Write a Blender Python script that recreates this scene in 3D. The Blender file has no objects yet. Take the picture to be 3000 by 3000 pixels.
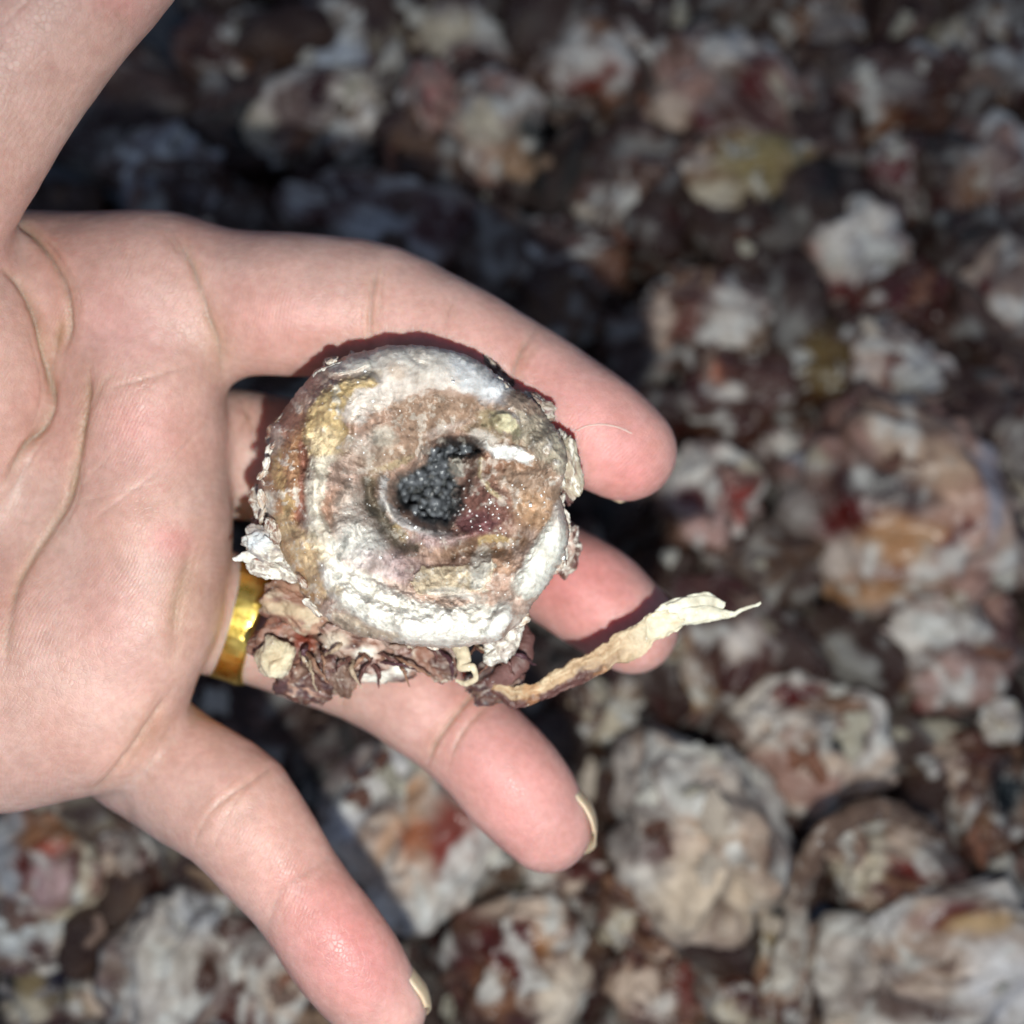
import bpy, bmesh, math, random
import numpy as np
from mathutils import Vector, Matrix

random.seed(7)
rng = np.random.default_rng(7)
sc = bpy.context.scene
COL = sc.collection

# ------------------------------------------------------------------ camera, world, lamp, exposure
CAM_H = 0.335                      # metres above the ground
cam_data = bpy.data.cameras.new('camera')
cam_data.sensor_fit = 'HORIZONTAL'
cam_data.sensor_width = 36.0
cam_data.lens = 36.0               # 53 degrees, a phone's main lens on its short side
cam_data.clip_start = 0.005
cam_data.clip_end = 50.0
cam_data.dof.use_dof = True
cam_data.dof.focus_distance = 0.127
cam_data.dof.aperture_fstop = 10.0
cam = bpy.data.objects.new('camera', cam_data)
cam.location = (0, 0, CAM_H)
COL.objects.link(cam)
sc.camera = cam

world = bpy.data.worlds.new('World')
sc.world = world
world.use_nodes = True
bg = world.node_tree.nodes['Background']
bg.inputs['Color'].default_value = (0.52, 0.68, 1.0, 1)
bg.inputs['Strength'].default_value = 0.24

flash_data = bpy.data.lights.new('phone_flash', 'SPOT')
flash_data.energy = 1.34
flash_data.color = (0.98, 1.0, 0.945)
flash_data.shadow_soft_size = 0.0022
flash_data.spot_size = math.radians(112)
flash_data.spot_blend = 0.85
flash = bpy.data.objects.new('phone_flash', flash_data)
flash.location = (0.006, -0.030, CAM_H - 0.002)
flash.rotation_euler = (math.radians(3), math.radians(3), 0)
COL.objects.link(flash)

sc.view_settings.view_transform = 'Standard'
sc.view_settings.look = 'None'
sc.view_settings.exposure = 0.0
sc.view_settings.gamma = 1.0

# ------------------------------------------------------------------ small maths
CM = 0.01
def PS(x, y, d):                   # photo pixel (3000 wide) at distance d cm -> world metres
    x = np.asarray(x, float); y = np.asarray(y, float); d = np.asarray(d, float)
    return np.stack([(x - 1500) / 3000 * d * CM + 0 * d, (1500 - y) / 3000 * d * CM + 0 * d, CAM_H - d * CM + 0 * x], -1)
def to_px(P):                      # world -> photo pixel and distance in cm
    d = (CAM_H - P[..., 2]) / CM
    return P[..., 0] / CM / d * 3000 + 1500, 1500 - P[..., 1] / CM / d * 3000, d
K = 3000 / 1932.0                  # display pixels -> photo pixels

def hash3(i, j, k, seed):
    n = (i * 374761393 + j * 668265263 + k * 2147483647 + seed * 1274126177) & 0xFFFFFFFF
    n = ((n ^ (n >> 13)) * 1274126177) & 0xFFFFFFFF
    n = ((n ^ (n >> 16)) * 2246822519) & 0xFFFFFFFF
    return ((n ^ (n >> 15)) & 0xFFFFFF) / float(0xFFFFFF) * 2 - 1
def vnoise(p, seed=0):
    p = np.asarray(p, float)
    f = np.floor(p); t = p - f; f = f.astype(np.int64)
    t = t * t * t * (t * (t * 6 - 15) + 10)
    r = 0
    for a in (0, 1):
        wa = t[..., 0] if a else 1 - t[..., 0]
        for b in (0, 1):
            wb = t[..., 1] if b else 1 - t[..., 1]
            for c in (0, 1):
                wc = t[..., 2] if c else 1 - t[..., 2]
                r = r + wa * wb * wc * hash3(f[..., 0] + a, f[..., 1] + b, f[..., 2] + c, seed)
    return r
def fbm(p, octaves=4, seed=0, gain=0.5):
    p = np.asarray(p, float); s = 0; a = 1.0; tot = 0
    for o in range(octaves):
        s = s + a * vnoise(p * (2.03 ** o) + 17.3 * o, seed + o); tot += a; a *= gain
    return s / tot
def ridged(p, octaves=3, seed=0):
    p = np.asarray(p, float); s = 0; a = 1.0; tot = 0
    for o in range(octaves):
        s = s + a * (1 - 2 * np.abs(vnoise(p * (2.07 ** o) + 9.1 * o, seed + o))); tot += a; a *= 0.5
    return s / tot
def sstep(a, b, x):
    t = np.clip((x - a) / (b - a), 0, 1); return t * t * (3 - 2 * t)
def lin(r, g, b):                  # sRGB 0-255 -> linear
    o = []
    for v in (r, g, b):
        v /= 255.0
        o.append(v / 12.92 if v <= 0.04045 else ((v + 0.055) / 1.055) ** 2.4)
    return np.array(o)
def poly_dist(X, Y, pts):
    pts = np.asarray(pts, float); best = np.full(X.shape, 1e9)
    for (x0, y0), (x1, y1) in zip(pts[:-1], pts[1:]):
        dx, dy = x1 - x0, y1 - y0
        t = np.clip(((X - x0) * dx + (Y - y0) * dy) / max(dx * dx + dy * dy, 1e-9), 0, 1)
        best = np.minimum(best, np.hypot(X - x0 - t * dx, Y - y0 - t * dy))
    return best
def spline(pts, n):                # Catmull-Rom through the points
    pts = np.asarray(pts, float); q = np.vstack([2 * pts[0] - pts[1], pts, 2 * pts[-1] - pts[-2]])
    m = len(pts) - 1; u = np.linspace(0, m, n); i = np.minimum(u.astype(int), m - 1); t = (u - i)[:, None]
    p0, p1, p2, p3 = q[i], q[i + 1], q[i + 2], q[i + 3]
    return 0.5 * (2 * p1 + (p2 - p0) * t + (2 * p0 - 5 * p1 + 4 * p2 - p3) * t ** 2 + (3 * p1 - p0 - 3 * p2 + p3) * t ** 3)

def ell(X, Y, cx, cy, rx, ry, rot=0):
    c, s = math.cos(math.radians(rot)), math.sin(math.radians(rot))
    u = ((X - cx) * c + (Y - cy) * s) / rx; v = (-(X - cx) * s + (Y - cy) * c) / ry
    return np.sqrt(u * u + v * v)
def poly_sd(X, Y, pts):            # signed distance to a closed outline, negative inside
    pts = np.asarray(pts, float); ins = np.zeros(X.shape, bool)
    for (x0, y0), (x1, y1) in zip(pts, np.roll(pts, -1, 0)):
        c = (y0 > Y) != (y1 > Y)
        ins ^= c & (X < (x1 - x0) * (Y - y0) / (y1 - y0 + 1e-9) + x0)
    return np.where(ins, -1, 1) * poly_dist(X, Y, np.vstack([pts, pts[:1]]))
def paint(col, X, Y, items, nz, edge=0.3):
    """items: ('e', cx, cy, rx, ry, rot, colour, strength, softness) or ('l', points, width, colour, strength)"""
    for it in items:
        if it[0] == 'e':
            _, cx, cy, rx, ry, rot, c, st, so = it
            m = 1 - sstep(1 - so, 1 + so, ell(X, Y, cx, cy, rx, ry, rot) + nz * edge)
        elif it[0] == 'p':
            _, pts, w, c, st = it
            m = 1 - sstep(-w, w, poly_sd(X, Y, pts) + nz * 34 * edge)
        else:
            _, pts, w, c, st = it
            m = 1 - sstep(0.45, 1.15, poly_dist(X, Y, pts) / w + nz * edge * 1.3)
        m = np.clip(m * st, 0, 1)[:, None]
        col[:, :len(c)] = col[:, :len(c)] * (1 - m) + np.asarray(c) * m
    return col

# ------------------------------------------------------------------ mesh and object helpers
def new_mesh(name, V, F, col=None, smooth=True):
    me = bpy.data.meshes.new(name)
    if isinstance(F, np.ndarray):
        nf, k = F.shape
        me.vertices.add(len(V)); me.vertices.foreach_set('co', np.asarray(V, np.float32).ravel())
        me.loops.add(nf * k); me.loops.foreach_set('vertex_index', F.astype(np.int32).ravel())
        me.polygons.add(nf)
        me.polygons.foreach_set('loop_start', np.arange(0, nf * k, k, dtype=np.int32))
        me.polygons.foreach_set('loop_total', np.full(nf, k, np.int32))
        me.update(calc_edges=True)
    else:
        me.from_pydata([tuple(v) for v in V], [], F); me.update()
    if smooth:
        me.polygons.foreach_set('use_smooth', np.ones(len(me.polygons), bool))
    if col is not None:
        set_col(me, col)
    return me
def set_col(me, col):
    a = me.color_attributes.get('tint') or me.color_attributes.new('tint', 'FLOAT_COLOR', 'POINT')
    c = np.ones((len(me.vertices), 4), np.float32); c[:, :col.shape[1]] = np.clip(col, 0, 1)
    a.data.foreach_set('color', c.ravel())
def link(name, me, mat=None, parent=None, loc=None):
    o = bpy.data.objects.new(name, me); COL.objects.link(o)
    if mat is not None and me is not None and not me.materials: me.materials.append(mat)
    if parent is not None:
        o.parent = parent; o.matrix_parent_inverse = Matrix.Translation(-parent.location)
    if loc is not None: o.location = loc
    return o
def tag(o, label=None, cat=None, group=None, kind=None):
    if label: o['label'] = label
    if cat: o['category'] = cat
    if group: o['group'] = group
    if kind: o['kind'] = kind
    return o
def get_co(me):
    a = np.empty(len(me.vertices) * 3, np.float32); me.vertices.foreach_get('co', a); return a.reshape(-1, 3).astype(float)
def get_no(me):
    a = np.empty(len(me.vertices) * 3, np.float32); me.vertex_normals.foreach_get('vector', a); return a.reshape(-1, 3).astype(float)

def grid_faces(nu, nv, wrap_u=False):     # vertices indexed v * nu + u
    u = np.arange(nu if wrap_u else nu - 1); v = np.arange(nv - 1)
    U, Vv = np.meshgrid(u, v); U2 = (U + 1) % nu
    return np.stack([Vv * nu + U, Vv * nu + U2, (Vv + 1) * nu + U2, (Vv + 1) * nu + U], -1).reshape(-1, 4)
_ICO = {}
def ico(n):
    if n not in _ICO:
        bm = bmesh.new(); bmesh.ops.create_icosphere(bm, subdivisions=n, radius=1.0)
        V = np.array([v.co[:] for v in bm.verts]); F = np.array([[v.index for v in f.verts] for f in bm.faces]); bm.free()
        _ICO[n] = (V, F)
    return _ICO[n]
def tube(path, rad, n=16, flat=1.0, cap=True, up=(0, 0, 1)):
    """closed tube along path (m,3); rad (m,) or (m,2) half width / half thickness; returns V, F(quads), s, ang"""
    path = np.asarray(path, float); m = len(path)
    rad = np.asarray(rad, float)
    if rad.ndim == 1: rad = np.stack([rad, rad * flat], -1)
    T = np.gradient(path, axis=0); T /= np.linalg.norm(T, axis=1, keepdims=True) + 1e-12
    N = np.asarray(up, float)[None] - T * (T @ np.asarray(up, float))[:, None]; N /= np.linalg.norm(N, axis=1, keepdims=True) + 1e-9
    Bn = np.cross(T, N)
    a = np.linspace(0, 2 * np.pi, n, endpoint=False)
    V = path[:, None] + Bn[:, None] * (rad[:, :1] * np.cos(a))[..., None] + N[:, None] * (rad[:, 1:] * np.sin(a))[..., None]
    s = np.repeat(np.linspace(0, 1, m), n); ang = np.tile(a, m)
    return V.reshape(-1, 3), grid_faces(n, m, True), s, ang

# ------------------------------------------------------------------ materials
def nt_new(name):
    m = bpy.data.materials.new(name); m.use_nodes = True
    nt = m.node_tree; return m, nt, nt.nodes['Principled BSDF']
def N(nt, t, **kw):
    n = nt.nodes.new(t)
    for k, v in kw.items():
        if k.startswith('_'): setattr(n, k[1:], v)
        else: n.inputs[k].default_value = v
    return n
def ramp(nt, src, a, b, ca=(0, 0, 0, 1), cb=(1, 1, 1, 1)):
    r = nt.nodes.new('ShaderNodeValToRGB'); e = r.color_ramp.elements
    e[0].position = a; e[0].color = ca; e[1].position = b; e[1].color = cb
    nt.links.new(src, r.inputs[0]); return r.outputs[0]
def mix(nt, fac, a, b, mode='MIX'):
    m = nt.nodes.new('ShaderNodeMix'); m.data_type = 'RGBA'; m.blend_type = mode
    if hasattr(fac, 'links'): nt.links.new(fac, m.inputs[0])
    else: m.inputs[0].default_value = fac
    for s, i in ((a, 6), (b, 7)):
        if hasattr(s, 'links'): nt.links.new(s, m.inputs[i])
        else: m.inputs[i].default_value = s
    return m.outputs[2]
def math_(nt, op, a, b):
    m = nt.nodes.new('ShaderNodeMath'); m.operation = op
    for i, s in enumerate((a, b)):
        if hasattr(s, 'links'): nt.links.new(s, m.inputs[i])
        else: m.inputs[i].default_value = s
    return m.outputs[0]

def skin_material():
    m, nt, b = nt_new('skin'); L = nt.links.new
    at = N(nt, 'ShaderNodeAttribute', _attribute_name='tint')
    tc = N(nt, 'ShaderNodeTexCoord')
    n1 = N(nt, 'ShaderNodeTexNoise', Scale=220.0, Detail=4.0, Roughness=0.6); L(tc.outputs['Object'], n1.inputs['Vector'])
    n2 = N(nt, 'ShaderNodeTexNoise', Scale=900.0, Detail=2.0); L(tc.outputs['Object'], n2.inputs['Vector'])
    v = ramp(nt, n1.outputs[0], 0.3, 0.7, (0.90, 0.88, 0.86, 1), (1.06, 1.06, 1.06, 1))
    c = mix(nt, 1.0, at.outputs['Color'], v, 'MULTIPLY')
    v2 = ramp(nt, n2.outputs[0], 0.35, 0.65, (0.95, 0.93, 0.92, 1), (1.04, 1.05, 1.05, 1))
    c = mix(nt, 1.0, c, v2, 'MULTIPLY')
    L(c, b.inputs['Base Color'])
    b.inputs['Subsurface Weight'].default_value = 0.8
    b.inputs['Subsurface Radius'].default_value = (1.0, 0.32, 0.18)
    b.inputs['Subsurface Scale'].default_value = 0.0036
    b.inputs['Specular IOR Level'].default_value = 0.42
    rr = ramp(nt, n1.outputs[0], 0.3, 0.7, (0.40, 0.40, 0.40, 1), (0.56, 0.56, 0.56, 1)); L(rr, b.inputs['Roughness'])
    # dermal ridges: fine bent bands, with a little grain
    mp = N(nt, 'ShaderNodeMapping'); L(tc.outputs['Object'], mp.inputs['Vector']); mp.inputs['Rotation'].default_value = (0, 0, 0.5)
    w = N(nt, 'ShaderNodeTexWave', Scale=640.0, Distortion=60.0, Detail=1.0); w.inputs['Detail Scale'].default_value = 0.07
    L(mp.outputs[0], w.inputs['Vector'])
    vo = N(nt, 'ShaderNodeTexVoronoi', Scale=1500.0); vo.feature = 'DISTANCE_TO_EDGE'; L(tc.outputs['Object'], vo.inputs['Vector'])
    ve = ramp(nt, vo.outputs[0], 0.0, 0.12)
    n4 = N(nt, 'ShaderNodeTexNoise', Scale=55.0, Detail=2.0); L(tc.outputs['Object'], n4.inputs['Vector'])
    wm = math_(nt, 'MULTIPLY', w.outputs[1], ramp(nt, n4.outputs[0], 0.42, 0.62))
    b1 = N(nt, 'ShaderNodeBump', Strength=0.22, Distance=0.00010); L(wm, b1.inputs['Height'])
    b2 = N(nt, 'ShaderNodeBump', Strength=0.26, Distance=0.00012); L(ve, b2.inputs['Height']); L(b1.outputs[0], b2.inputs['Normal'])
    b3 = N(nt, 'ShaderNodeBump', Strength=0.42, Distance=0.0004); L(n1.outputs[0], b3.inputs['Height']); L(b2.outputs[0], b3.inputs['Normal'])
    L(b3.outputs[0], b.inputs['Normal'])
    return m

def tissue_material(name, salt=0.5, grain=2600.0, sss=0.12, bump=0.6, rough=(0.72, 0.3)):
    """dried salted tissue: colour from the mesh's own tint, alpha of it is how wet it looks, salt grains on top"""
    m, nt, b = nt_new(name); L = nt.links.new
    at = N(nt, 'ShaderNodeAttribute', _attribute_name='tint')
    tc = N(nt, 'ShaderNodeTexCoord')
    n1 = N(nt, 'ShaderNodeTexNoise', Scale=330.0, Detail=6.0, Roughness=0.65); L(tc.outputs['Object'], n1.inputs['Vector'])
    n2 = N(nt, 'ShaderNodeTexNoise', Scale=grain * 0.5, Detail=4.0, Roughness=0.7); L(tc.outputs['Object'], n2.inputs['Vector'])
    c = mix(nt, 1.0, at.outputs['Color'], ramp(nt, n1.outputs[0], 0.3, 0.7, (0.70, 0.66, 0.62, 1), (1.16, 1.16, 1.16, 1)), 'MULTIPLY')
    c = mix(nt, 1.0, c, ramp(nt, n2.outputs[0], 0.3, 0.7, (0.82, 0.80, 0.78, 1), (1.1, 1.1, 1.1, 1)), 'MULTIPLY')
    vo = N(nt, 'ShaderNodeTexVoronoi', Scale=grain); L(tc.outputs['Object'], vo.inputs['Vector'])
    dots = ramp(nt, vo.outputs['Distance'], 0.22, 0.34, (1, 1, 1, 1), (0, 0, 0, 1))
    pick = nt.nodes.new('ShaderNodeSeparateColor'); L(vo.outputs['Color'], pick.inputs[0])
    n3 = N(nt, 'ShaderNodeTexNoise', Scale=260.0, Detail=3.0); L(tc.outputs['Object'], n3.inputs['Vector'])
    thr = math_(nt, 'MULTIPLY', ramp(nt, n3.outputs[0], 0.40, 0.66), salt)
    on = math_(nt, 'LESS_THAN', pick.outputs[0], thr)
    fac = math_(nt, 'MULTIPLY', dots, on)
    c = mix(nt, math_(nt, 'MULTIPLY', fac, 0.75), c, (0.80, 0.80, 0.78, 1))
    L(c, b.inputs['Base Color'])
    inv = nt.nodes.new('ShaderNodeMapRange'); L(at.outputs['Alpha'], inv.inputs[0])
    inv.inputs[3].default_value = rough[0]; inv.inputs[4].default_value = rough[1]
    L(inv.outputs[0], b.inputs['Roughness'])
    sp = nt.nodes.new('ShaderNodeMapRange'); L(at.outputs['Alpha'], sp.inputs[0]); sp.inputs[3].default_value = 0.12; sp.inputs[4].default_value = 0.7
    L(sp.outputs[0], b.inputs['Specular IOR Level'])
    b.inputs['Subsurface Weight'].default_value = sss
    b.inputs['Subsurface Radius'].default_value = (1.0, 0.55, 0.4)
    b.inputs['Subsurface Scale'].default_value = 0.0015
    h = math_(nt, 'ADD', math_(nt, 'MULTIPLY', n2.outputs[0], 0.6), math_(nt, 'MULTIPLY', fac, 0.7))
    b1 = N(nt, 'ShaderNodeBump', Strength=bump, Distance=0.00035); L(h, b1.inputs['Height'])
    b2 = N(nt, 'ShaderNodeBump', Strength=bump, Distance=0.0008); L(n1.outputs[0], b2.inputs['Height']); L(b1.outputs[0], b2.inputs['Normal'])
    L(b2.outputs[0], b.inputs['Normal'])
    return m

def gold_material():
    m, nt, b = nt_new('gold'); L = nt.links.new
    tc = N(nt, 'ShaderNodeTexCoord')
    n = N(nt, 'ShaderNodeTexNoise', Scale=700.0, Detail=4.0); L(tc.outputs['Object'], n.inputs['Vector'])
    L(ramp(nt, n.outputs[0], 0.3, 0.7, (0.95, 0.62, 0.10, 1), (1.0, 0.76, 0.22, 1)), b.inputs['Base Color'])
    b.inputs['Metallic'].default_value = 1.0
    L(ramp(nt, n.outputs[0], 0.3, 0.7, (0.24, 0.24, 0.24, 1), (0.40, 0.40, 0.40, 1)), b.inputs['Roughness'])
    bp = N(nt, 'ShaderNodeBump', Strength=0.25, Distance=0.0002); L(n.outputs[0], bp.inputs['Height']); L(bp.outputs[0], b.inputs['Normal'])
    return m
def simple_material(name, c0, c1, scale, rough, bump=0.2, dist=0.0004, sss=0.0, trans=0.0, spec=0.5):
    m, nt, b = nt_new(name); L = nt.links.new
    tc = N(nt, 'ShaderNodeTexCoord')
    n = N(nt, 'ShaderNodeTexNoise', Scale=scale, Detail=5.0, Roughness=0.6); L(tc.outputs['Object'], n.inputs['Vector'])
    L(ramp(nt, n.outputs[0], 0.3, 0.7, (*c0, 1), (*c1, 1)), b.inputs['Base Color'])
    b.inputs['Roughness'].default_value = rough
    b.inputs['Specular IOR Level'].default_value = spec
    if sss: b.inputs['Subsurface Weight'].default_value = sss; b.inputs['Subsurface Scale'].default_value = 0.001
    if trans: b.inputs['Transmission Weight'].default_value = trans
    bp = N(nt, 'ShaderNodeBump', Strength=bump, Distance=dist); L(n.outputs[0], bp.inputs['Height']); L(bp.outputs[0], b.inputs['Normal'])
    return m
M_SKIN = skin_material()
M_BODY = tissue_material('salted_tissue', salt=0.05, grain=2300.0, sss=0.18, bump=0.42)
M_PILE = tissue_material('salted_tissue_pile', salt=0.2, grain=1500.0, sss=0.0, bump=0.35, rough=(0.55, 0.17))
M_GOLD = gold_material()
M_NAIL = simple_material('nail', (0.50, 0.38, 0.26), (0.58, 0.47, 0.33), 300, 0.32, sss=0.3)
M_SALT = simple_material('salt', (0.74, 0.75, 0.76), (0.86, 0.86, 0.86), 1500, 0.35, bump=0.3, dist=0.0001, sss=0.0, trans=0.0)
M_GROUND = simple_material('dark_sheet', (0.030, 0.033, 0.042), (0.055, 0.058, 0.068), 60, 0.55, bump=0.5, dist=0.002)
M_CHUNK = simple_material('dark_crystal', (0.03, 0.033, 0.038), (0.16, 0.17, 0.19), 900, 0.16, bump=0.5, dist=0.0002)
M_FIBRE = simple_material('fibre', (0.55, 0.42, 0.36), (0.66, 0.52, 0.46), 400, 0.5)

# ------------------------------------------------------------------ ground
def build_ground():
    n = 81; xs = np.linspace(-0.8, 0.8, n)
    X, Y = np.meshgrid(xs, xs)
    Z = 0.0025 * fbm(np.stack([X * 14, Y * 14, 0 * X], -1).reshape(-1, 3), 3, 5).reshape(X.shape)
    V = np.stack([X, Y, Z], -1).reshape(-1, 3)
    link('ground', new_mesh('ground', V, grid_faces(n, n)), M_GROUND)['kind'] = 'structure'
build_ground()

# ------------------------------------------------------------------ palette of the dried tissue (linear albedo, wetness)
W_ = (0.76, 0.74, 0.68, .1); C_ = (0.66, 0.57, 0.48, .2); T_ = (0.33, 0.215, 0.145, .4); B_ = (0.13, 0.062, 0.042, .5)
R_ = (0.19, 0.026, 0.022, .8); P_ = (0.50, 0.36, 0.31, .4); G_ = (0.36, 0.335, 0.31, .4); K_ = (0.018, 0.018, 0.022, .6)
O_ = (0.50, 0.22, 0.075, .7); Y_ = (0.38, 0.32, 0.20, .4); M_ = (0.19, 0.115, 0.10, .4); BL = (0.52, 0.54, 0.55, .4)
TEAL = (0.035, 0.05, 0.055, .6); CR = (0.64, 0.60, 0.49, .3)

def surf_d(y):                      # distance of the pile's surface from the camera height, falling away up the picture
    return 20.3 + 8.6 * np.clip((1932 - y) / 1932, 0, 1.4) ** 1.15

def lump_mesh(name, c, r, rot, base, items, seed, sub=5, folds=1.0, mode='pile', scale_px=K, salt_white=0.4, rough_amp=1.0):
    """displaced ellipsoid round world point c with half axes r (m), painted with patches given in picture pixels"""
    V0, F = ico(sub)
    q = V0 + seed * 3.77
    warp = np.stack([fbm(q * 1.1 + 5, 2, seed), fbm(q * 1.1 + 9, 2, seed + 1), fbm(q * 1.1 + 13, 2, seed + 2)], -1)
    low = fbm(q * 1.15, 3, seed + 3)
    rid = ridged((q + warp * 0.5) * np.array([2.2, 3.1, 2.6]), 3, seed + 4)
    fine = fbm(q * 7.0, 4, seed + 5, 0.6)
    rid2 = ridged((q * 1.0 + warp * 0.9 + 31) * np.array([1.5, 1.1, 1.3]), 2, seed + 40)
    disp = 1 + 0.42 * low * min(1, folds) + folds * (0.13 * rid + 0.17 * (rid2 - 0.2)) + (0.05 if mode == 'pile' else 0.085) * rough_amp * fine
    tw = np.stack([fbm(q * .9 + 61, 2, seed + 60), fbm(q * .9 + 67, 2, seed + 61), fbm(q * .9 + 73, 2, seed + 62)], -1) * (.26 if mode == 'pile' else .35)
    V = (V0 * disp[:, None] + tw) * np.asarray(r)[None]
    a = math.radians(rot); ca, sa = math.cos(a), math.sin(a)
    V = np.stack([V[:, 0] * ca - V[:, 1] * sa, V[:, 0] * sa + V[:, 1] * ca, V[:, 2]], -1)
    Wd = V + np.asarray(c)[None]
    nz = fbm((q + warp * 0.35) * 3.2, 4, seed + 6, 0.6)
    nz2 = fbm((q + warp * 0.6) * 1.9, 3, seed + 7)
    b0, b1, b2 = [np.asarray(k) for k in base]
    m1 = sstep(-0.12, 0.12, nz2 + 0.35 * nz)[:, None]
    col = b0[None] * (1 - m1) + b1[None] * m1
    m2 = sstep(0.05, 0.28, fbm((q - warp * 0.5) * 2.4, 4, seed + 8, 0.6))[:, None]
    col = col * (1 - m2) + b2[None] * m2
    X, Y, d = to_px(Wd)
    sz = np.mean(np.asarray(r)) / CM / d * 1932
    pale = base[0][0] > .6
    stk = fbm((q + warp * .9) * np.array([1.1, 2.6, 1.8]), 4, seed + 50, .55)          # torn, streaky dark flesh
    stain = sstep(-.10, .10, stk)[:, None] * ((.30 if pale else .72) if mode == 'pile' else .55)
    pick = sstep(-.08, .08, fbm(q * 2.2, 3, seed + 51))[:, None]
    col = col * (1 - stain) + (np.array([.13, .050, .043, .9]) * pick + np.array([.21, .135, .10, .7]) * (1 - pick)) * stain
    col = paint(col, X / scale_px + warp[:, 0] * sz * .25 + nz * sz * .12, Y / scale_px + warp[:, 1] * sz * .25 + nz2 * sz * .08, items, nz, 0.7)
    if mode == 'pile':
        smear = sstep(.17, .34, fbm((q - warp * .9) * np.array([2.6, 1.2, 1.9]), 4, seed + 52, .55))[:, None] * .8
        col = col * (1 - smear) + np.array([.72, .74, .70, .25]) * smear
        crack = sstep(.80, .95, ridged((q + warp * .8) * 1.4, 2, seed + 53))[:, None] * .55
        col = col * (1 - crack) + np.array([.10, .05, .043, .8]) * crack
    # salt crust catches on ridges
    sw = sstep(0.10, 0.45, fine + 0.35 * rid - 0.28 + 0.3 * nz)[:, None] * salt_white * (.45 if mode == 'pile' else 1)
    col = col * (1 - sw) + np.asarray(W_)[None] * sw
    if mode == 'pile':
        col[:, :3] = np.clip(col[:, :3], 0, 1) ** 1.42 * np.array([1.14, 1.10, 1.14])
    gr = (0.86 + 0.28 * (fbm(q * 15, 3, seed + 9) * 0.5 + 0.5))[:, None]
    col[:, :3] *= gr
    return Wd, F, col

E = lambda x, y, rx, ry, c, rot=0, st=1.0, so=0.5: ('e', x, y, rx, ry, rot, c, st, so)
PG = lambda pts, w, c, st=1.0: ('p', pts, w, c, st)
LN = lambda pts, w, c, st=1.0: ('l', pts, w, c, st)

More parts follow.
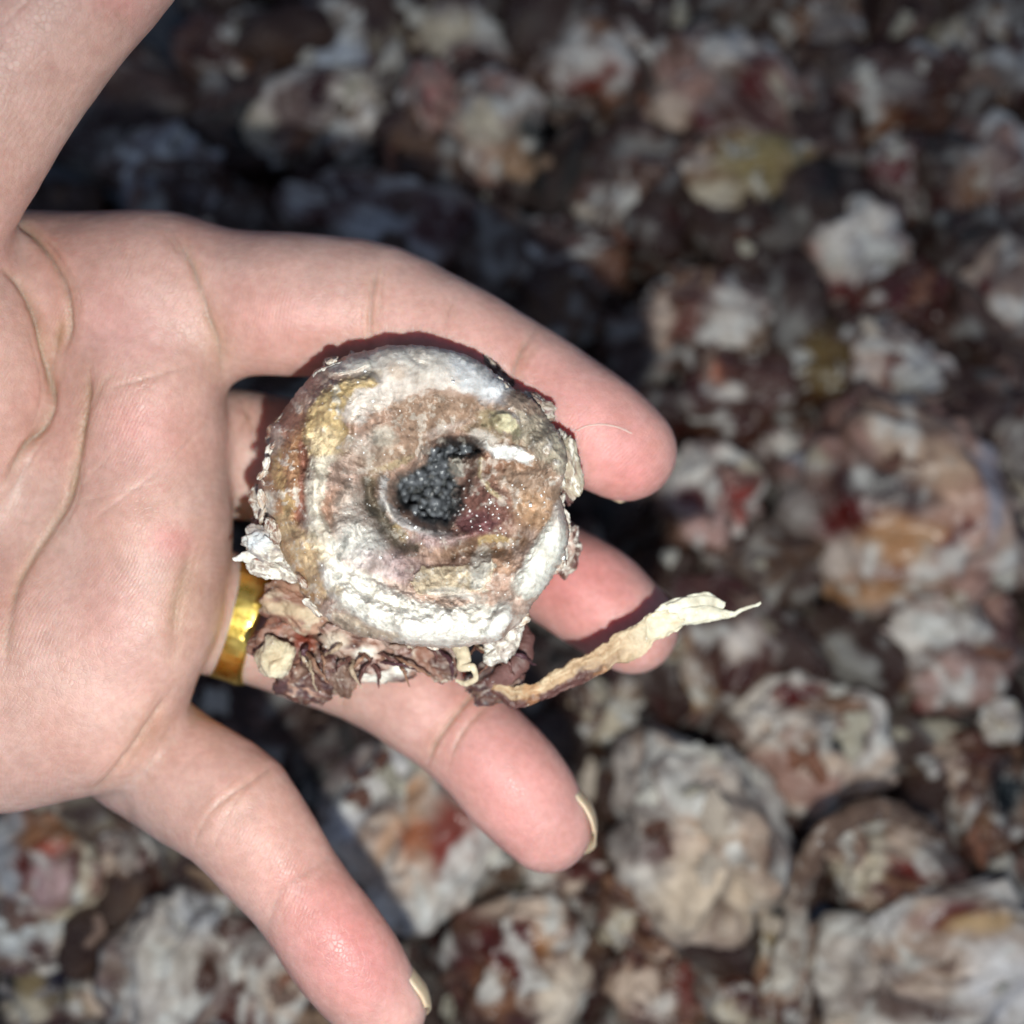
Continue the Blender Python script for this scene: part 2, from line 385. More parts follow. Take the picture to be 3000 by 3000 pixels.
# x, y, rx, ry, rot, lift(cm towards camera), base colours, patches, label   (picture pixels of a 1932 square)
LUMPS = [
 (1375, 200, 150, 135, 10, 1.2, (P_, M_, G_), [E(1385, 100, 55, 38, W_), E(1290, 170, 70, 60, P_), E(1300, 235, 90, 26, R_, -12), E(1440, 185, 35, 55, R_, -20), LN([(1478, 170), (1500, 215), (1515, 245)], 20, CR), E(1400, 225, 60, 40, M_), E(1390, 265, 40, 26, W_), E(1260, 215, 40, 50, C_)], 'big lump with a white cap, dark red bands and a cream stripe'),
 (1400, 350, 140, 105, -8, 0.9, (Y_, T_, CR), [E(1430, 320, 100, 70, (0.42, .36, .2, .3)), E(1300, 300, 50, 30, C_), E(1350, 390, 70, 35, CR), E(1455, 400, 60, 50, Y_), E(1470, 350, 16, 30, B_)], 'olive beige lump below the white-capped one'),
 (1690, 205, 128, 100, 0, 0.5, (M_, B_, M_), [E(1620, 160, 70, 45, (0.34, .26, .24, .3)), E(1655, 250, 80, 55, (0.36, .20, .11, .6)), E(1700, 170, 45, 30, G_), E(1640, 225, 18, 22, B_)], 'dull mauve brown lump with an orange-brown underside'),
 (1610, 485, 110, 90, 0, 0.9, (P_, W_, G_), [E(1570, 470, 60, 45, W_), E(1660, 480, 45, 60, BL), E(1600, 540, 65, 22, R_, 12), E(1510, 490, 30, 60, P_), E(1620, 425, 40, 25, W_)], 'pinkish white lump with a red lower edge'),
 (1880, 590, 100, 120, 8, 0.8, (C_, G_, C_), [E(1895, 595, 78, 92, M_), E(1900, 600, 62, 76, (0.5, .42, .36, .3)), LN([(1850, 530), (1840, 590), (1860, 650), (1900, 665)], 15, R_), E(1900, 583, 40, 26, W_), E(1905, 640, 45, 16, R_), E(1905, 670, 38, 22, W_)], 'lump with white centre ringed by dark red and cream bands'),
 (1325, 600, 118, 80, 22, 0.9, (T_, W_, M_), [E(1370, 630, 55, 32, W_, -20), E(1262, 600, 34, 60, C_, 20), E(1290, 610, 22, 55, (.22, .07, .04, .6), 25), E(1350, 555, 50, 20, W_, 15), E(1310, 555, 40, 24, M_)], 'brown and white lump beyond the index fingertip'),
 (1370, 745, 118, 88, 0, 0.7, (B_, M_, B_), [E(1352, 712, 26, 18, (0.52, .24, .15, .6)), E(1365, 748, 32, 14, W_), E(1440, 720, 40, 40, M_), E(1270, 770, 30, 30, G_)], 'dark wrinkled brown lump with a small orange spot'),
 (1552, 705, 76, 82, 0, 0.8, ((.10, .07, .02, .8), (.16, .11, .03, .9), B_), [E(1550, 680, 40, 50, (.24, .17, .05, .95))], 'glossy dark olive lump beside the white and brown one'),  # the paler olive patch is a painted gold highlight
 (1682, 695, 98, 84, 10, 1.0, (P_, M_, W_), [E(1635, 708, 45, 62, (.70, .62, .56, .2), -10), E(1730, 700, 48, 50, BL), E(1680, 690, 20, 70, (.20, .07, .05, .6), 5), E(1665, 635, 60, 26, M_), E(1700, 760, 50, 20, P_)], 'lump with two white cheeks and a brown groove between'),
 (1690, 975, 195, 185, 25, 1.8, (P_, C_, M_), [E(1790, 960, 90, 150, (.62, .44, .36, .7)), E(1850, 930, 22, 120, (.52, .52, .56, .6)), E(1560, 990, 130, 120, M_), E(1560, 1060, 85, 60, (.62, .56, .5, .2)), E(1500, 950, 60, 50, G_), E(1740, 880, 60, 55, (.60, .47, .36, .5)), E(1665, 925, 58, 42, (.05, .022, .032, .6)), E(1600, 985, 50, 30, R_), LN([(1620, 1110), (1690, 1060), (1740, 1040), (1782, 1002)], 26, R_), E(1690, 1012, 62, 30, (.60, .40, .24, .9), -12), E(1650, 1115, 90, 34, (.52, .34, .2, .4), -15), E(1505, 1090, 40, 30, T_), E(1530, 860, 60, 12, BL, 15), E(1568, 845, 34, 18, CR, 35)], 'largest pinkish tan glossy lump with a red slash and purple-black spot'),  # narrow blue-grey strip on the right edge is painted rim light
 (1345, 945, 92, 92, 0, 1.0, (P_, T_, P_), [E(1300, 900, 45, 60, W_), E(1318, 942, 36, 22, R_), E(1400, 965, 36, 32, (.42, .13, .11, .7)), E(1345, 985, 45, 30, (.62, .46, .42, .3)), LN([(1350, 866), (1390, 876), (1440, 888)], 15, CR), E(1385, 850, 40, 20, W_)], 'pink and white lump with raw red spots beside the index fingertip'),
 (1500, 860, 85, 75, 0, 0.2, (M_, B_, G_), [E(1500, 880, 60, 10, G_, -10), E(1480, 840, 30, 14, W_)], 'dark brown lump with grey streaks above the largest lump'),
 (1360, 1230, 100, 118, 0, 0.6, (B_, M_, G_), [E(1392, 1212, 38, 48, (.74, .70, .64, .2)), E(1285, 1270, 50, 60, (.52, .46, .40, .2)), E(1310, 1330, 40, 26, (.5, .36, .2, .3)), E(1330, 1200, 28, 60, (.11, .05, .035, .6))], 'dark brown lump with one round white patch under the frayed strip'),
 (1535, 1385, 145, 115, 10, 1.1, (C_, P_, W_), [E(1512, 1305, 62, 26, R_, 8), E(1575, 1330, 50, 30, T_), E(1430, 1320, 55, 55, W_), E(1590, 1395, 48, 26, TEAL, -12), E(1500, 1440, 90, 50, P_), E(1580, 1440, 70, 26, C_), LN([(1440, 1275), (1540, 1268), (1640, 1310), (1670, 1380), (1620, 1440)], 22, W_), E(1560, 1360, 22, 18, G_)], 'cream-rimmed lump with a dark teal hole and a red patch'),
 (1770, 1235, 125, 130, 0, 0.9, (P_, G_, P_), [E(1715, 1205, 62, 48, W_), E(1750, 1335, 36, 28, R_), E(1800, 1290, 50, 60, (.55, .42, .38, .4)), E(1690, 1290, 40, 40, T_), E(1640, 1200, 34, 30, (.2, .06, .04, .6)), E(1830, 1110, 40, 40, BL)], 'pinkish grey lump with a small dark red spot at its lower end'),
 (1890, 1366, 40, 36, 0, 1.2, (W_, W_, CR), [], 'small round white lump'),
 (1310, 1585, 168, 180, 8, 1.8, (W_, C_, G_), [E(1250, 1490, 90, 55, (.50, .46, .42, .2)), E(1330, 1405, 30, 20, Y_), E(1240, 1450, 40, 30, (.45, .36, .32, .2)), E(1300, 1560, 60, 40, C_), E(1225, 1590, 50, 34, (.24, .17, .16, .4)), E(1390, 1610, 22, 30, T_), E(1350, 1700, 105, 90, (.74, .66, .54, .2)), E(1200, 1640, 40, 26, W_), E(1180, 1560, 40, 60, G_), E(1480, 1600, 26, 60, (.16, .07, .05, .6))], 'biggest white salt-crusted lump between the ring finger and the brown tube'),
 (1205, 1715, 85, 82, 0, 0.6, (T_, B_, P_), [E(1160, 1740, 22, 44, CR, 35), E(1230, 1680, 50, 40, T_)], 'brown lump tucked under the biggest white lump'),
 (1690, 1640, 120, 88, 25, 0.8, (M_, C_, T_), [LN([(1585, 1640), (1640, 1660), (1660, 1600), (1640, 1560)], 22, CR), E(1810, 1700, 60, 30, BL, 20), E(1735, 1640, 60, 16, (.24, .06, .04, .6), 25), E(1760, 1600, 60, 30, G_, 20), E(1700, 1580, 40, 30, C_)], 'folded mauve lump with a cream curl inside the brown tube'),
 (1775, 1835, 195, 150, -5, 1.9, (W_, C_, W_), [E(1790, 1730, 80, 32, R_, 5), E(1845, 1748, 70, 26, (.62, .48, .30, .6)), E(1650, 1720, 60, 55, (.62, .62, .60, .2)), E(1720, 1920, 130, 30, (.22, .17, .15, .4)), E(1900, 1860, 70, 60, (.78, .78, .76, .2)), E(1620, 1800, 22, 90, G_)], 'large cream white lump with an orange and red seam along its top'),
 (1830, 1480, 105, 118, 12, 0.6, (B_, T_, M_), [LN([(1770, 1370), (1790, 1450), (1800, 1530)], 34, C_), E(1870, 1400, 28, 45, (.16, .06, .04, .5)), E(1760, 1470, 26, 60, (.17, .10, .10, .5), -18), E(1890, 1480, 34, 60, TEAL)], 'brown lump with a pale tapering streak and a dark side'),
 (985, 1815, 118, 128, 0, 1.2, (M_, B_, T_), [E(955, 1785, 60, 62, (.16, .03, .022, .9)), E(1020, 1755, 30, 55, (.48, .29, .15, .8), -15), E(990, 1705, 70, 28, C_, -10), E(1025, 1745, 18, 16, W_), E(1070, 1880, 62, 85, (.74, .68, .58, .2)), E(930, 1870, 50, 50, (.3, .17, .10, .6))], 'round glossy dark red lump with cream side and orange streak'),
 (1235, 1865, 90, 82, 0, 0.6, (T_, C_, B_), [E(1300, 1850, 30, 50, (.28, .11, .09, .6)), E(1195, 1860, 40, 40, C_), E(1250, 1905, 24, 20, W_)], 'brown and cream lump below the biggest white lump'),
 (795, 1570, 142, 152, -28, 1.6, (W_, G_, C_), [E(655, 1440, 70, 60, (.30, .25, .24, .3)), LN([(650, 1560), (700, 1510), (740, 1460), (770, 1440)], 26, (.78, .79, .78, .2)), LN([(720, 1620), (760, 1560), (790, 1500)], 24, (.62, .46, .34, .3)), E(850, 1585, 60, 70, (.34, .11, .08, .8), 30), E(770, 1590, 22, 44, (.45, .2, .1, .6), 20), E(760, 1650, 40, 50, C_), E(800, 1700, 55, 26, W_), E(880, 1660, 24, 60, W_, 30)], 'white and cream lump with a raw red patch between the ring and little fingers'),
 (325, 1815, 110, 140, 12, 1.5, (G_, W_, W_), [E(330, 1800, 85, 110, (.60, .58, .53, .2)), E(380, 1720, 60, 40, BL), E(395, 1840, 18, 70, B_, 15), E(300, 1900, 50, 40, (.62, .60, .56, .2))], 'pale grey-white oval lump under the little finger'),
 (470, 1840, 98, 100, 0, 1.0, (C_, M_, W_), [E(392, 1865, 30, 36, (.26, .05, .03, .8)), E(450, 1830, 36, 26, W_), E(470, 1790, 50, 30, G_), E(440, 1930, 60, 40, (.18, .08, .06, .5)), E(530, 1880, 40, 40, C_)], 'cream lump with a dark red notch beside the pale oval one'),
 (95, 1635, 118, 105, -8, 1.0, (P_, CR, G_), [E(95, 1580, 62, 42, (.42, .25, .15, .5)), E(95, 1612, 30, 28, (.45, .15, .10, .6)), E(55, 1645, 22, 40, (.20, .055, .035, .7), -10), E(155, 1650, 16, 50, (.16, .06, .05, .6), 8), E(105, 1670, 40, 50, (.55, .42, .42, .4)), LN([(180, 1580), (178, 1660), (170, 1730)], 14, CR), E(10, 1590, 30, 60, BL), E(20, 1650, 20, 30, BL)], 'pink ribbed lump with two dark red slots at the heel of the palm'),
 (65, 1775, 92, 55, 0, 0.8, (G_, W_, M_), [E(28, 1750, 40, 40, (.74, .78, .76, .2)), E(105, 1755, 36, 24, (.74, .78, .76, .2)), E(150, 1780, 40, 20, C_)], 'grey lump carrying two bright white knobs'),
 (235, 1635, 78, 82, 0, 0.5, (G_, M_, C_), [E(260, 1600, 40, 40, G_), E(290, 1640, 40, 50, (.16, .05, .05, .6))], 'grey brown lump half under the little finger'),
 (110, 1880, 112, 72, 0, 0.3, (K_, Y_, G_), [E(130, 1835, 40, 30, (.06, .065, .11, .5)), E(50, 1900, 36, 24, CR), E(200, 1890, 50, 40, C_)], 'nearly black lump with pale flecks'),
 (470, 130, 115, 92, 15, 0.4, (B_, M_, B_), [E(530, 60, 80, 40, (.40, .41, .33, .3)), E(495, 135, 36, 44, (.36, .22, .16, .5)), E(420, 165, 30, 34, (.3, .17, .12, .5))], 'dark brown lump with greyish beige top at the edge of the heap'),
 (650, 110, 98, 82, 0, 0.6, (BL, M_, G_), [E(645, 115, 46, 44, (.62, .68, .72, .3)), E(610, 50, 50, 26, G_)], 'bluish white lump behind the ringed one'),
 (605, 235, 140, 92, 0, 0.9, (CR, M_, W_), [E(600, 190, 32, 46, (.08, .025, .03, .6)), E(545, 205, 42, 42, (.30, .24, .22, .3)), E(480, 240, 30, 30, CR), LN([(640, 170), (665, 230), (640, 280)], 16, W_), E(590, 270, 60, 24, (.35, .18, .09, .5)), E(690, 205, 36, 40, W_)], 'cream lump with a dark red hollow and white ring'),
 (812, 215, 46, 82, 8, 1.2, (P_, P_, (.58, .30, .28, .5)), [E(800, 280, 30, 30, C_), E(810, 150, 24, 20, P_)], 'smooth finger-shaped pink piece'),
 (345, 340, 120, 88, 0, 0.4, (BL, M_, G_), [E(370, 340, 50, 40, (.12, .07, .06, .6)), E(330, 260, 60, 26, BL), E(300, 380, 60, 40, (.40, .42, .46, .4))], 'lump shaded by the hand near the thumb, tinted grey-blue for the shade'),  # bluish shade of the hand is put into these colours
 (935, 262, 92, 98, 18, 0.9, (C_, P_, G_), [E(1010, 265, 55, 62, TEAL, -10), E(910, 225, 40, 50, CR), E(955, 310, 45, 46, (.52, .38, .26, .4))], 'beige lump with a dark teal flank'),
 (1100, 130, 112, 92, 0, 0.5, (M_, W_, T_), [E(1050, 60, 50, 40, G_), E(1120, 150, 55, 40, (.30, .09, .07, .7)), E(1090, 110, 40, 32, W_), E(1140, 190, 40, 26, (.4, .22, .14, .5))], 'mottled lump with a dark red hollow and white patches'),
 (1240, 40, 100, 72, 0, 0.5, (P_, M_, R_), [E(1230, 40, 40, 36, K_), E(1270, 60, 40, 40, (.24, .07, .07, .6)), E(1170, 60, 36, 44, W_)], 'dusky pink lump with a black hollow at its middle'),
 (880, 80, 105, 72, 10, 0.4, (G_, B_, CR), [E(850, 50, 60, 30, CR), E(900, 120, 40, 36, (.2, .06, .05, .6)), E(970, 60, 60, 40, G_)], 'grey beige lump behind the pink piece'),
 (720, 430, 150, 88, 6, 0.6, (BL, M_, G_), [E(610, 350, 50, 40, (.10, .03, .03, .6)), E(820, 410, 50, 40, (.14, .04, .04, .6)), E(700, 420, 50, 40, BL), E(840, 370, 60, 20, G_), E(650, 470, 60, 26, BL)], 'lump shaded by the index finger, tinted bluish for the shade'),  # blue tones paint the shade beside the index finger
 (1530, 60, 98, 78, 0, 0.3, (T_, B_, CR), [E(1560, 55, 50, 44, G_), E(1500, 60, 26, 55, (.28, .14, .05, .6)), E(1580, 120, 36, 24, P_)], 'tan and brown lump behind the mauve one'),
 (1850, 120, 112, 118, 0, 0.4, (B_, CR, M_), [E(1910, 130, 40, 46, G_), E(1860, 170, 30, 60, (.30, .16, .05, .6)), E(1790, 60, 50, 40, CR)], 'brown lump streaked with cream at the rim of the heap'),
 (1840, 350, 108, 110, 0, 0.5, (G_, P_, M_), [E(1830, 345, 40, 40, (.36, .22, .13, .5)), E(1870, 300, 40, 50, (.44, .36, .32, .3)), E(1790, 300, 40, 50, G_)], 'grey-pink lump with a brown nub'),
 (1700, 330, 90, 80, 0, 0.1, (B_, M_, K_), [E(1690, 320, 40, 30, (.26, .10, .10, .6)), E(1630, 290, 30, 20, G_)], 'very dark reddish lump below the mauve brown one'),
 (1190, 390, 100, 90, 0, 0.5, (M_, T_, B_), [LN([(1245, 365), (1255, 425), (1300, 470), (1345, 465)], 18, (.66, .68, .68, .2)), E(1150, 370, 50, 40, G_), E(1150, 450, 40, 30, (.28, .12, .07, .6))], 'mauve lump with a white curled flange'),
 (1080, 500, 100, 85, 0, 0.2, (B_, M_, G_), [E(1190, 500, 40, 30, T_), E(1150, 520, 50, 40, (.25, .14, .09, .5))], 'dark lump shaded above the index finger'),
 (1690, 580, 90, 70, -20, 0.2, (B_, M_, R_), [E(1720, 560, 60, 18, (.18, .06, .06, .6), -20)], 'dark red-brown strap-like lump'),
 (1790, 790, 90, 80, 0, 0.0, (K_, G_, Y_), [E(1830, 740, 60, 30, G_), E(1850, 690, 50, 30, Y_)], 'black and olive lump behind the largest lump'),
 (1900, 830, 80, 110, 0, 0.1, (B_, G_, M_), [E(1910, 880, 40, 30, G_)], 'dark grey-brown lump right behind the largest lump'),
 (1900, 1000, 72, 92, 0, 0.2, (G_, B_, CR), [E(1890, 1010, 40, 40, G_), E(1920, 1090, 30, 50, C_)], 'grey lump touching the glossy side of the largest lump'),
 (1130, 1330, 80, 80, 0, 0.0, (K_, B_, CR), [E(1160, 1380, 30, 60, CR, 15)], 'dark lump with a pale flake beside the ring fingertip'),
 (640, 1460, 60, 70, 0, 0.2, (G_, M_, G_), [], 'small grey lump under the ring finger'),
 (1060, 1640, 92, 72, 0, 0.3, (M_, C_, B_), [E(1020, 1630, 40, 40, C_), E(1100, 1640, 40, 30, (.16, .06, .05, .6))], 'mauve and cream lump under the ring fingertip'),
 (700, 1870, 90, 90, 0, 0.2, (M_, B_, G_), [], 'dark mauve lump behind the little fingertip'),
 (1470, 1830, 60, 110, 10, 0.5, (T_, W_, G_), [E(1490, 1800, 34, 62, (.66, .6, .52, .2)), E(1440, 1760, 40, 40, Y_)], 'narrow tan and white lump left of the big cream white one'),
 (1400, 1890, 80, 60, 0, 0.3, (B_, T_, M_), [E(1360, 1910, 40, 30, CR)], 'brown lump next to the narrow tan one'),
]

SHORT = ['white-capped lump', 'olive beige lump', 'mauve brown lump', 'pinkish white red-edged lump', 'ringed white-centred lump', 'brown and white lump', 'wrinkled orange-spotted lump', 'glossy olive lump', 'two-cheeked white lump', 'largest glossy tan lump', 'pink raw-spotted lump', 'grey-streaked brown lump', 'lump under the frayed strip', 'teal-holed cream lump', 'pinkish grey lump', 'small white ball', 'biggest white lump', 'brown tucked-under lump', 'folded mauve lump in the tube', 'large cream white lump', 'pale-streaked brown lump', 'glossy dark red lump', 'brown and cream lump', 'red-patched white lump', 'pale oval lump', 'red-notched cream lump', 'pink ribbed lump', 'two-knobbed grey lump', 'grey brown lump', 'nearly black lump', 'beige-topped dark lump', 'bluish white lump', 'red-hollowed cream lump', 'finger-shaped pink piece', 'bluish-shaded lump by the thumb', 'teal-flanked beige lump', 'mottled red-hollowed lump', 'dusky pink lump', 'grey beige lump', 'bluish-shaded lump by the index finger', 'tan and brown lump', 'cream-streaked brown lump', 'grey-pink lump', 'very dark reddish lump', 'white-flanged mauve lump', 'dark lump above the index finger', 'strap-like red-brown lump', 'black and olive lump', 'dark grey-brown lump', 'grey lump by the largest one', 'pale-flaked dark lump', 'small grey lump', 'mauve and cream lump', 'dark mauve lump', 'narrow tan lump', 'brown lump by the narrow tan one']
def near(x, y):                     # the named lump nearest to a picture point
    return SHORT[min(range(len(SHORT)), key=lambda i: (LUMPS[i][0] - x) ** 2 + (LUMPS[i][1] - y) ** 2)]
def build_pile():
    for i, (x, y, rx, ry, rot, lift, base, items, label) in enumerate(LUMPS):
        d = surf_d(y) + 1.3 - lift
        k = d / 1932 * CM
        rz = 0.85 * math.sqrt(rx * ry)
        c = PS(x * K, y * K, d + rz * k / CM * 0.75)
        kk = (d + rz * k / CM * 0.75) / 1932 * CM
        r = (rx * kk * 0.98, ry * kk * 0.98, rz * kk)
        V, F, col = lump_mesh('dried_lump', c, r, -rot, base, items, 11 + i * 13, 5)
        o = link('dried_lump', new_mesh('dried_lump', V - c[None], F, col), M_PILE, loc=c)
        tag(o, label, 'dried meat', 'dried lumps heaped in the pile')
    # packed lumps further down, filling the gaps
    protos = []
    PACKED = ['dark brown', 'mottled mauve and grey', 'brown and tan', 'mauve and pink', 'blackish', 'brown and cream', 'tan and white', 'mauve and dark red']
    pals = [(B_, M_, K_), (M_, G_, B_), (B_, T_, M_), (M_, P_, B_), (K_, B_, G_), (B_, M_, CR), (T_, M_, W_), (M_, B_, R_)]
    for j, pal in enumerate(pals):
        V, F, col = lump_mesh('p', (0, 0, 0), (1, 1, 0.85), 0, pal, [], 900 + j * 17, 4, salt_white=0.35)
        col[:, :3] *= .55; protos.append(new_mesh('packed_lump', V, F, col)); protos[-1].materials.append(M_PILE)  # tint darkened to paint the shade of the gaps
    n = 0
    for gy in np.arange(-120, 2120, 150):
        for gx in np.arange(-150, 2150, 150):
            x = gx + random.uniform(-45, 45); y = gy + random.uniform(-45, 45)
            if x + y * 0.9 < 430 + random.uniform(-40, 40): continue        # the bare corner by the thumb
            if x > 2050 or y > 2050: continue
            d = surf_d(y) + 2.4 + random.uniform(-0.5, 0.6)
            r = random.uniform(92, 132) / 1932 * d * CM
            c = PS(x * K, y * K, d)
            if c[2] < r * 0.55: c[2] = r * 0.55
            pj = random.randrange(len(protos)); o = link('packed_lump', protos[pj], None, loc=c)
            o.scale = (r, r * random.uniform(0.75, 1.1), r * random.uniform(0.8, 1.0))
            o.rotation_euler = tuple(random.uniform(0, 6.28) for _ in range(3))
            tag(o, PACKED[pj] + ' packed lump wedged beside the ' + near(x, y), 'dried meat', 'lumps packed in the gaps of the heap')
            n += 1
    # small torn scraps lying on and between the lumps
    scr = []
    for j in range(10):
        pth = np.cumsum(rng.normal(0, 1, (5, 3)) * [.55, .55, .3] + [1.0, 0, 0], 0) * 0.16; pth -= pth.mean(0)
        p = spline(pth, 18)
        rad = 0.16 * np.sin(np.linspace(0.12, np.pi - 0.12, 18)) ** 0.5 * (1 + 0.3 * rng.normal(0, 1, 18))
        V, F, s, a = tube(p, np.abs(rad), 10, 0.5)
        V = V + 0.12 * np.stack([fbm(V * 5 + j, 3, j), fbm(V * 6 + 40, 2, j), fbm(V * 6 + 80, 2, j)], -1)
        base = [CR, W_, C_, (.30, .20, .16, .4), T_, CR, (.58, .56, .52, .3), (.16, .07, .05, .5), (.3, .13, .08, .5), W_][j]
        col = np.tile(np.asarray(base, float), (len(V), 1)); col[:, :3] *= (0.75 + 0.4 * (fbm(V * 5, 3, j)[:, None] * .5 + .5))
        me = new_mesh('scrap', V, F, col); me.materials.append(M_PILE); scr.append(me)
    dg = bpy.context.evaluated_depsgraph_get()
    k = 0
    SCRAP = ['cream', 'white', 'pale tan', 'mauve brown', 'tan', 'yellowish cream', 'greyish white', 'dark brown', 'reddish brown', 'chalk white']
    for t in range(600):
        x = random.uniform(120, 1932); y = random.uniform(0, 1932)
        if x + y * 0.9 < 480: continue
        o0 = Vector((0, 0, CAM_H)); t0 = Vector(PS(x * K, y * K, 40.0)) - o0
        hit, loc, nor, fi, ob, _ = sc.ray_cast(dg, o0, t0.normalized())
        if not hit or ob.name.startswith('ground'): continue
        sj = random.randrange(len(scr)); o = link('tissue_scrap', scr[sj], None, loc=loc + nor * 0.0006)
        s = random.uniform(0.006, 0.018); o.scale = (s, s, s * 0.7)
        o.rotation_euler = nor.to_track_quat('Z', 'Y').to_euler(); o.rotation_euler.rotate_axis('Z', random.uniform(0, 6.28))
        tag(o, 'small torn ' + SCRAP[sj] + ' scrap on or beside the ' + near(x, y), 'scrap', 'torn scraps lying on the heap')
        k += 1
        if k >= 120: break
    # the rubbery brown tube looped between the lumps
    pts = [(1478, 1860), (1500, 1760), (1512, 1670), (1535, 1595), (1580, 1550), (1650, 1532), (1725, 1545), (1770, 1580)]
    dd = [20.6, 20.2, 19.6, 19.2, 19.2, 19.6, 20.2, 21.2]
    p = spline(np.array([PS(a * K, b * K, d) for (a, b), d in zip(pts, dd)]), 90)
    rad = np.interp(np.linspace(0, 1, 90), [0, .08, .4, .8, 1], [.0020, .0027, .0021, .0019, .0010])
    V, F, s, a = tube(p, rad, 20)
    V = V + 0.0016 * np.stack([fbm(V * 210 + i, 4, 60 + i, .6) for i in (0, 20, 40)], -1)
    col = np.tile(np.array([.15, .095, .07, .55]), (len(V), 1)); tm = sstep(.0, .3, fbm(V * 260, 4, 15))[:, None] * .7; col = col * (1 - tm) + np.array([.30, .22, .17, .5]) * tm
    w = (sstep(0.34, 0.10, s) * sstep(-.2, .3, fbm(V * 200, 3, 5) + .25))[:, None]
    col = col * (1 - w) + np.array([.60, .55, .48, .2]) * w
    c = p[45]
    tag(link('tissue_tube', new_mesh('tissue_tube', V - c, F, col), M_PILE, loc=c), 'smooth brown rubbery tube looped round a folded mauve lump', 'tube')
build_pile()

# ------------------------------------------------------------------ the hand: one distance field, meshed once
H = 0.055                                     # cm
GX0, GX1, GY0, GY1, GZ0, GZ1 = -10.2, 5.4, -8.2, 9.2, 10.2, 18.8      # x, y, distance from camera (cm)
gx = np.arange(GX0, GX1, H, dtype=np.float32); gy = np.arange(GY0, GY1, H, dtype=np.float32); gz = np.arange(GZ0, GZ1, H, dtype=np.float32)
FLD = np.full((len(gx), len(gy), len(gz)), 6.0, np.float32)
def CC(x, y, d): return np.array([(x - 1500) / 3000 * d, (1500 - y) / 3000 * d, d], np.float32)
def window(lo, hi):
    s = []
    for g, a, b in ((gx, lo[0], hi[0]), (gy, lo[1], hi[1]), (gz, lo[2], hi[2])):
        i0 = max(0, int((a - g[0]) / H)); i1 = min(len(g), int((b - g[0]) / H) + 2); s.append(slice(i0, max(i1, i0)))
    return tuple(s)
def smin(win, D, k):
    A = FLD[win]; h = np.clip(0.5 + 0.5 * (A - D) / k, 0, 1)
    FLD[win] = A * (1 - h) + D * h - k * h * (1 - h)
def coords(win): return gx[win[0]][:, None, None], gy[win[1]][None, :, None], gz[win[2]][None, None, :]
def cap(a, b, ra, rb, k=0.3, raw=False):
    a = a if raw else CC(*a); b = b if raw else CC(*b)
    m = max(ra, rb) + max(k, 0.2) + 0.6
    win = window(np.minimum(a, b) - m, np.maximum(a, b) + m); X, Y, Z = coords(win)
    if min(FLD[win].shape) == 0: return
    ab = b - a; L2 = float((ab * ab).sum())
    t = ((X - a[0]) * ab[0] + (Y - a[1]) * ab[1] + (Z - a[2]) * ab[2]) / L2; t = np.clip(t, 0, 1)
    D = np.sqrt((X - a[0] - t * ab[0]) ** 2 + (Y - a[1] - t * ab[1]) ** 2 + (Z - a[2] - t * ab[2]) ** 2) - (ra + (rb - ra) * t)
    smin(win, D, k)
def elps(c, r, rot=0, k=0.3):
    c = CC(*c); m = max(r) + k + 0.5
    win = window(c - m, c + m); X, Y, Z = coords(win)
    if min(FLD[win].shape) == 0: return
    a = math.radians(rot); u = (X - c[0]) * math.cos(a) + (Y - c[1]) * math.sin(a); v = -(X - c[0]) * math.sin(a) + (Y - c[1]) * math.cos(a)
    q = np.sqrt((u / r[0]) ** 2 + (v / r[1]) ** 2 + ((Z - c[2]) / r[2]) ** 2); g = np.sqrt((u / r[0] ** 2) ** 2 + (v / r[1] ** 2) ** 2 + ((Z - c[2]) / r[2] ** 2) ** 2) + 1e-4
    smin(win, q * (q - 1) / g, k)
def chain(pts, k=0.3, n=22):
    """pts: (x, y, d, r) joints; a smooth chain of short cones"""
    P = np.array([[*CC(x, y, d), r] for x, y, d, r in pts]); Q = spline(P, n)
    for p, q in zip(Q[:-1], Q[1:]): cap(p[:3].astype(np.float32), q[:3].astype(np.float32), float(p[3]), float(q[3]), 0.04, raw=True)

INDEX = [(560, 880, 14.75, 1.06), (720, 888, 14.7, 1.01), (900, 893, 14.65, .975), (1110, 918, 14.6, .965), (1330, 1015, 14.6, .865), (1530, 1122, 14.55, .84), (1700, 1228, 14.5, .79), (1838, 1322, 14.4, .70)]
MIDDLE = [(560, 1335, 15.6, 1.02), (760, 1340, 16.0, .99), (1180, 1440, 16.4, .95), (1420, 1555, 16.1, .86), (1600, 1665, 15.8, .80), (1740, 1750, 15.5, .77), (1852, 1838, 15.2, .69)]
RING = [(560, 1770, 15.4, .98), (720, 1822, 15.8, .90), (900, 1880, 15.9, .90), (1090, 1955, 15.7, .88), (1235, 2050, 15.4, .80), (1372, 2155, 15.1, .78), (1500, 2290, 14.9, .76), (1602, 2418, 14.7, .66)]
PINKY = [(280, 2080, 15.6, 1.0), (420, 2195, 15.2, .92), (555, 2288, 14.8, .87), (682, 2368, 14.4, .865), (780, 2490, 14.3, .74), (872, 2610, 14.2, .69), (965, 2742, 14.1, .67), (1060, 2870, 14.0, .64), (1128, 2955, 13.95, .57)]
THUMB = [(-480, 900, 13.2, 1.25), (-262, 548, 12.8, 1.2), (-42, 225, 12.6, 1.10), (118, 15, 12.5, 1.06), (310, -235, 12.4, 1.08), (470, -430, 12.4, .85)]
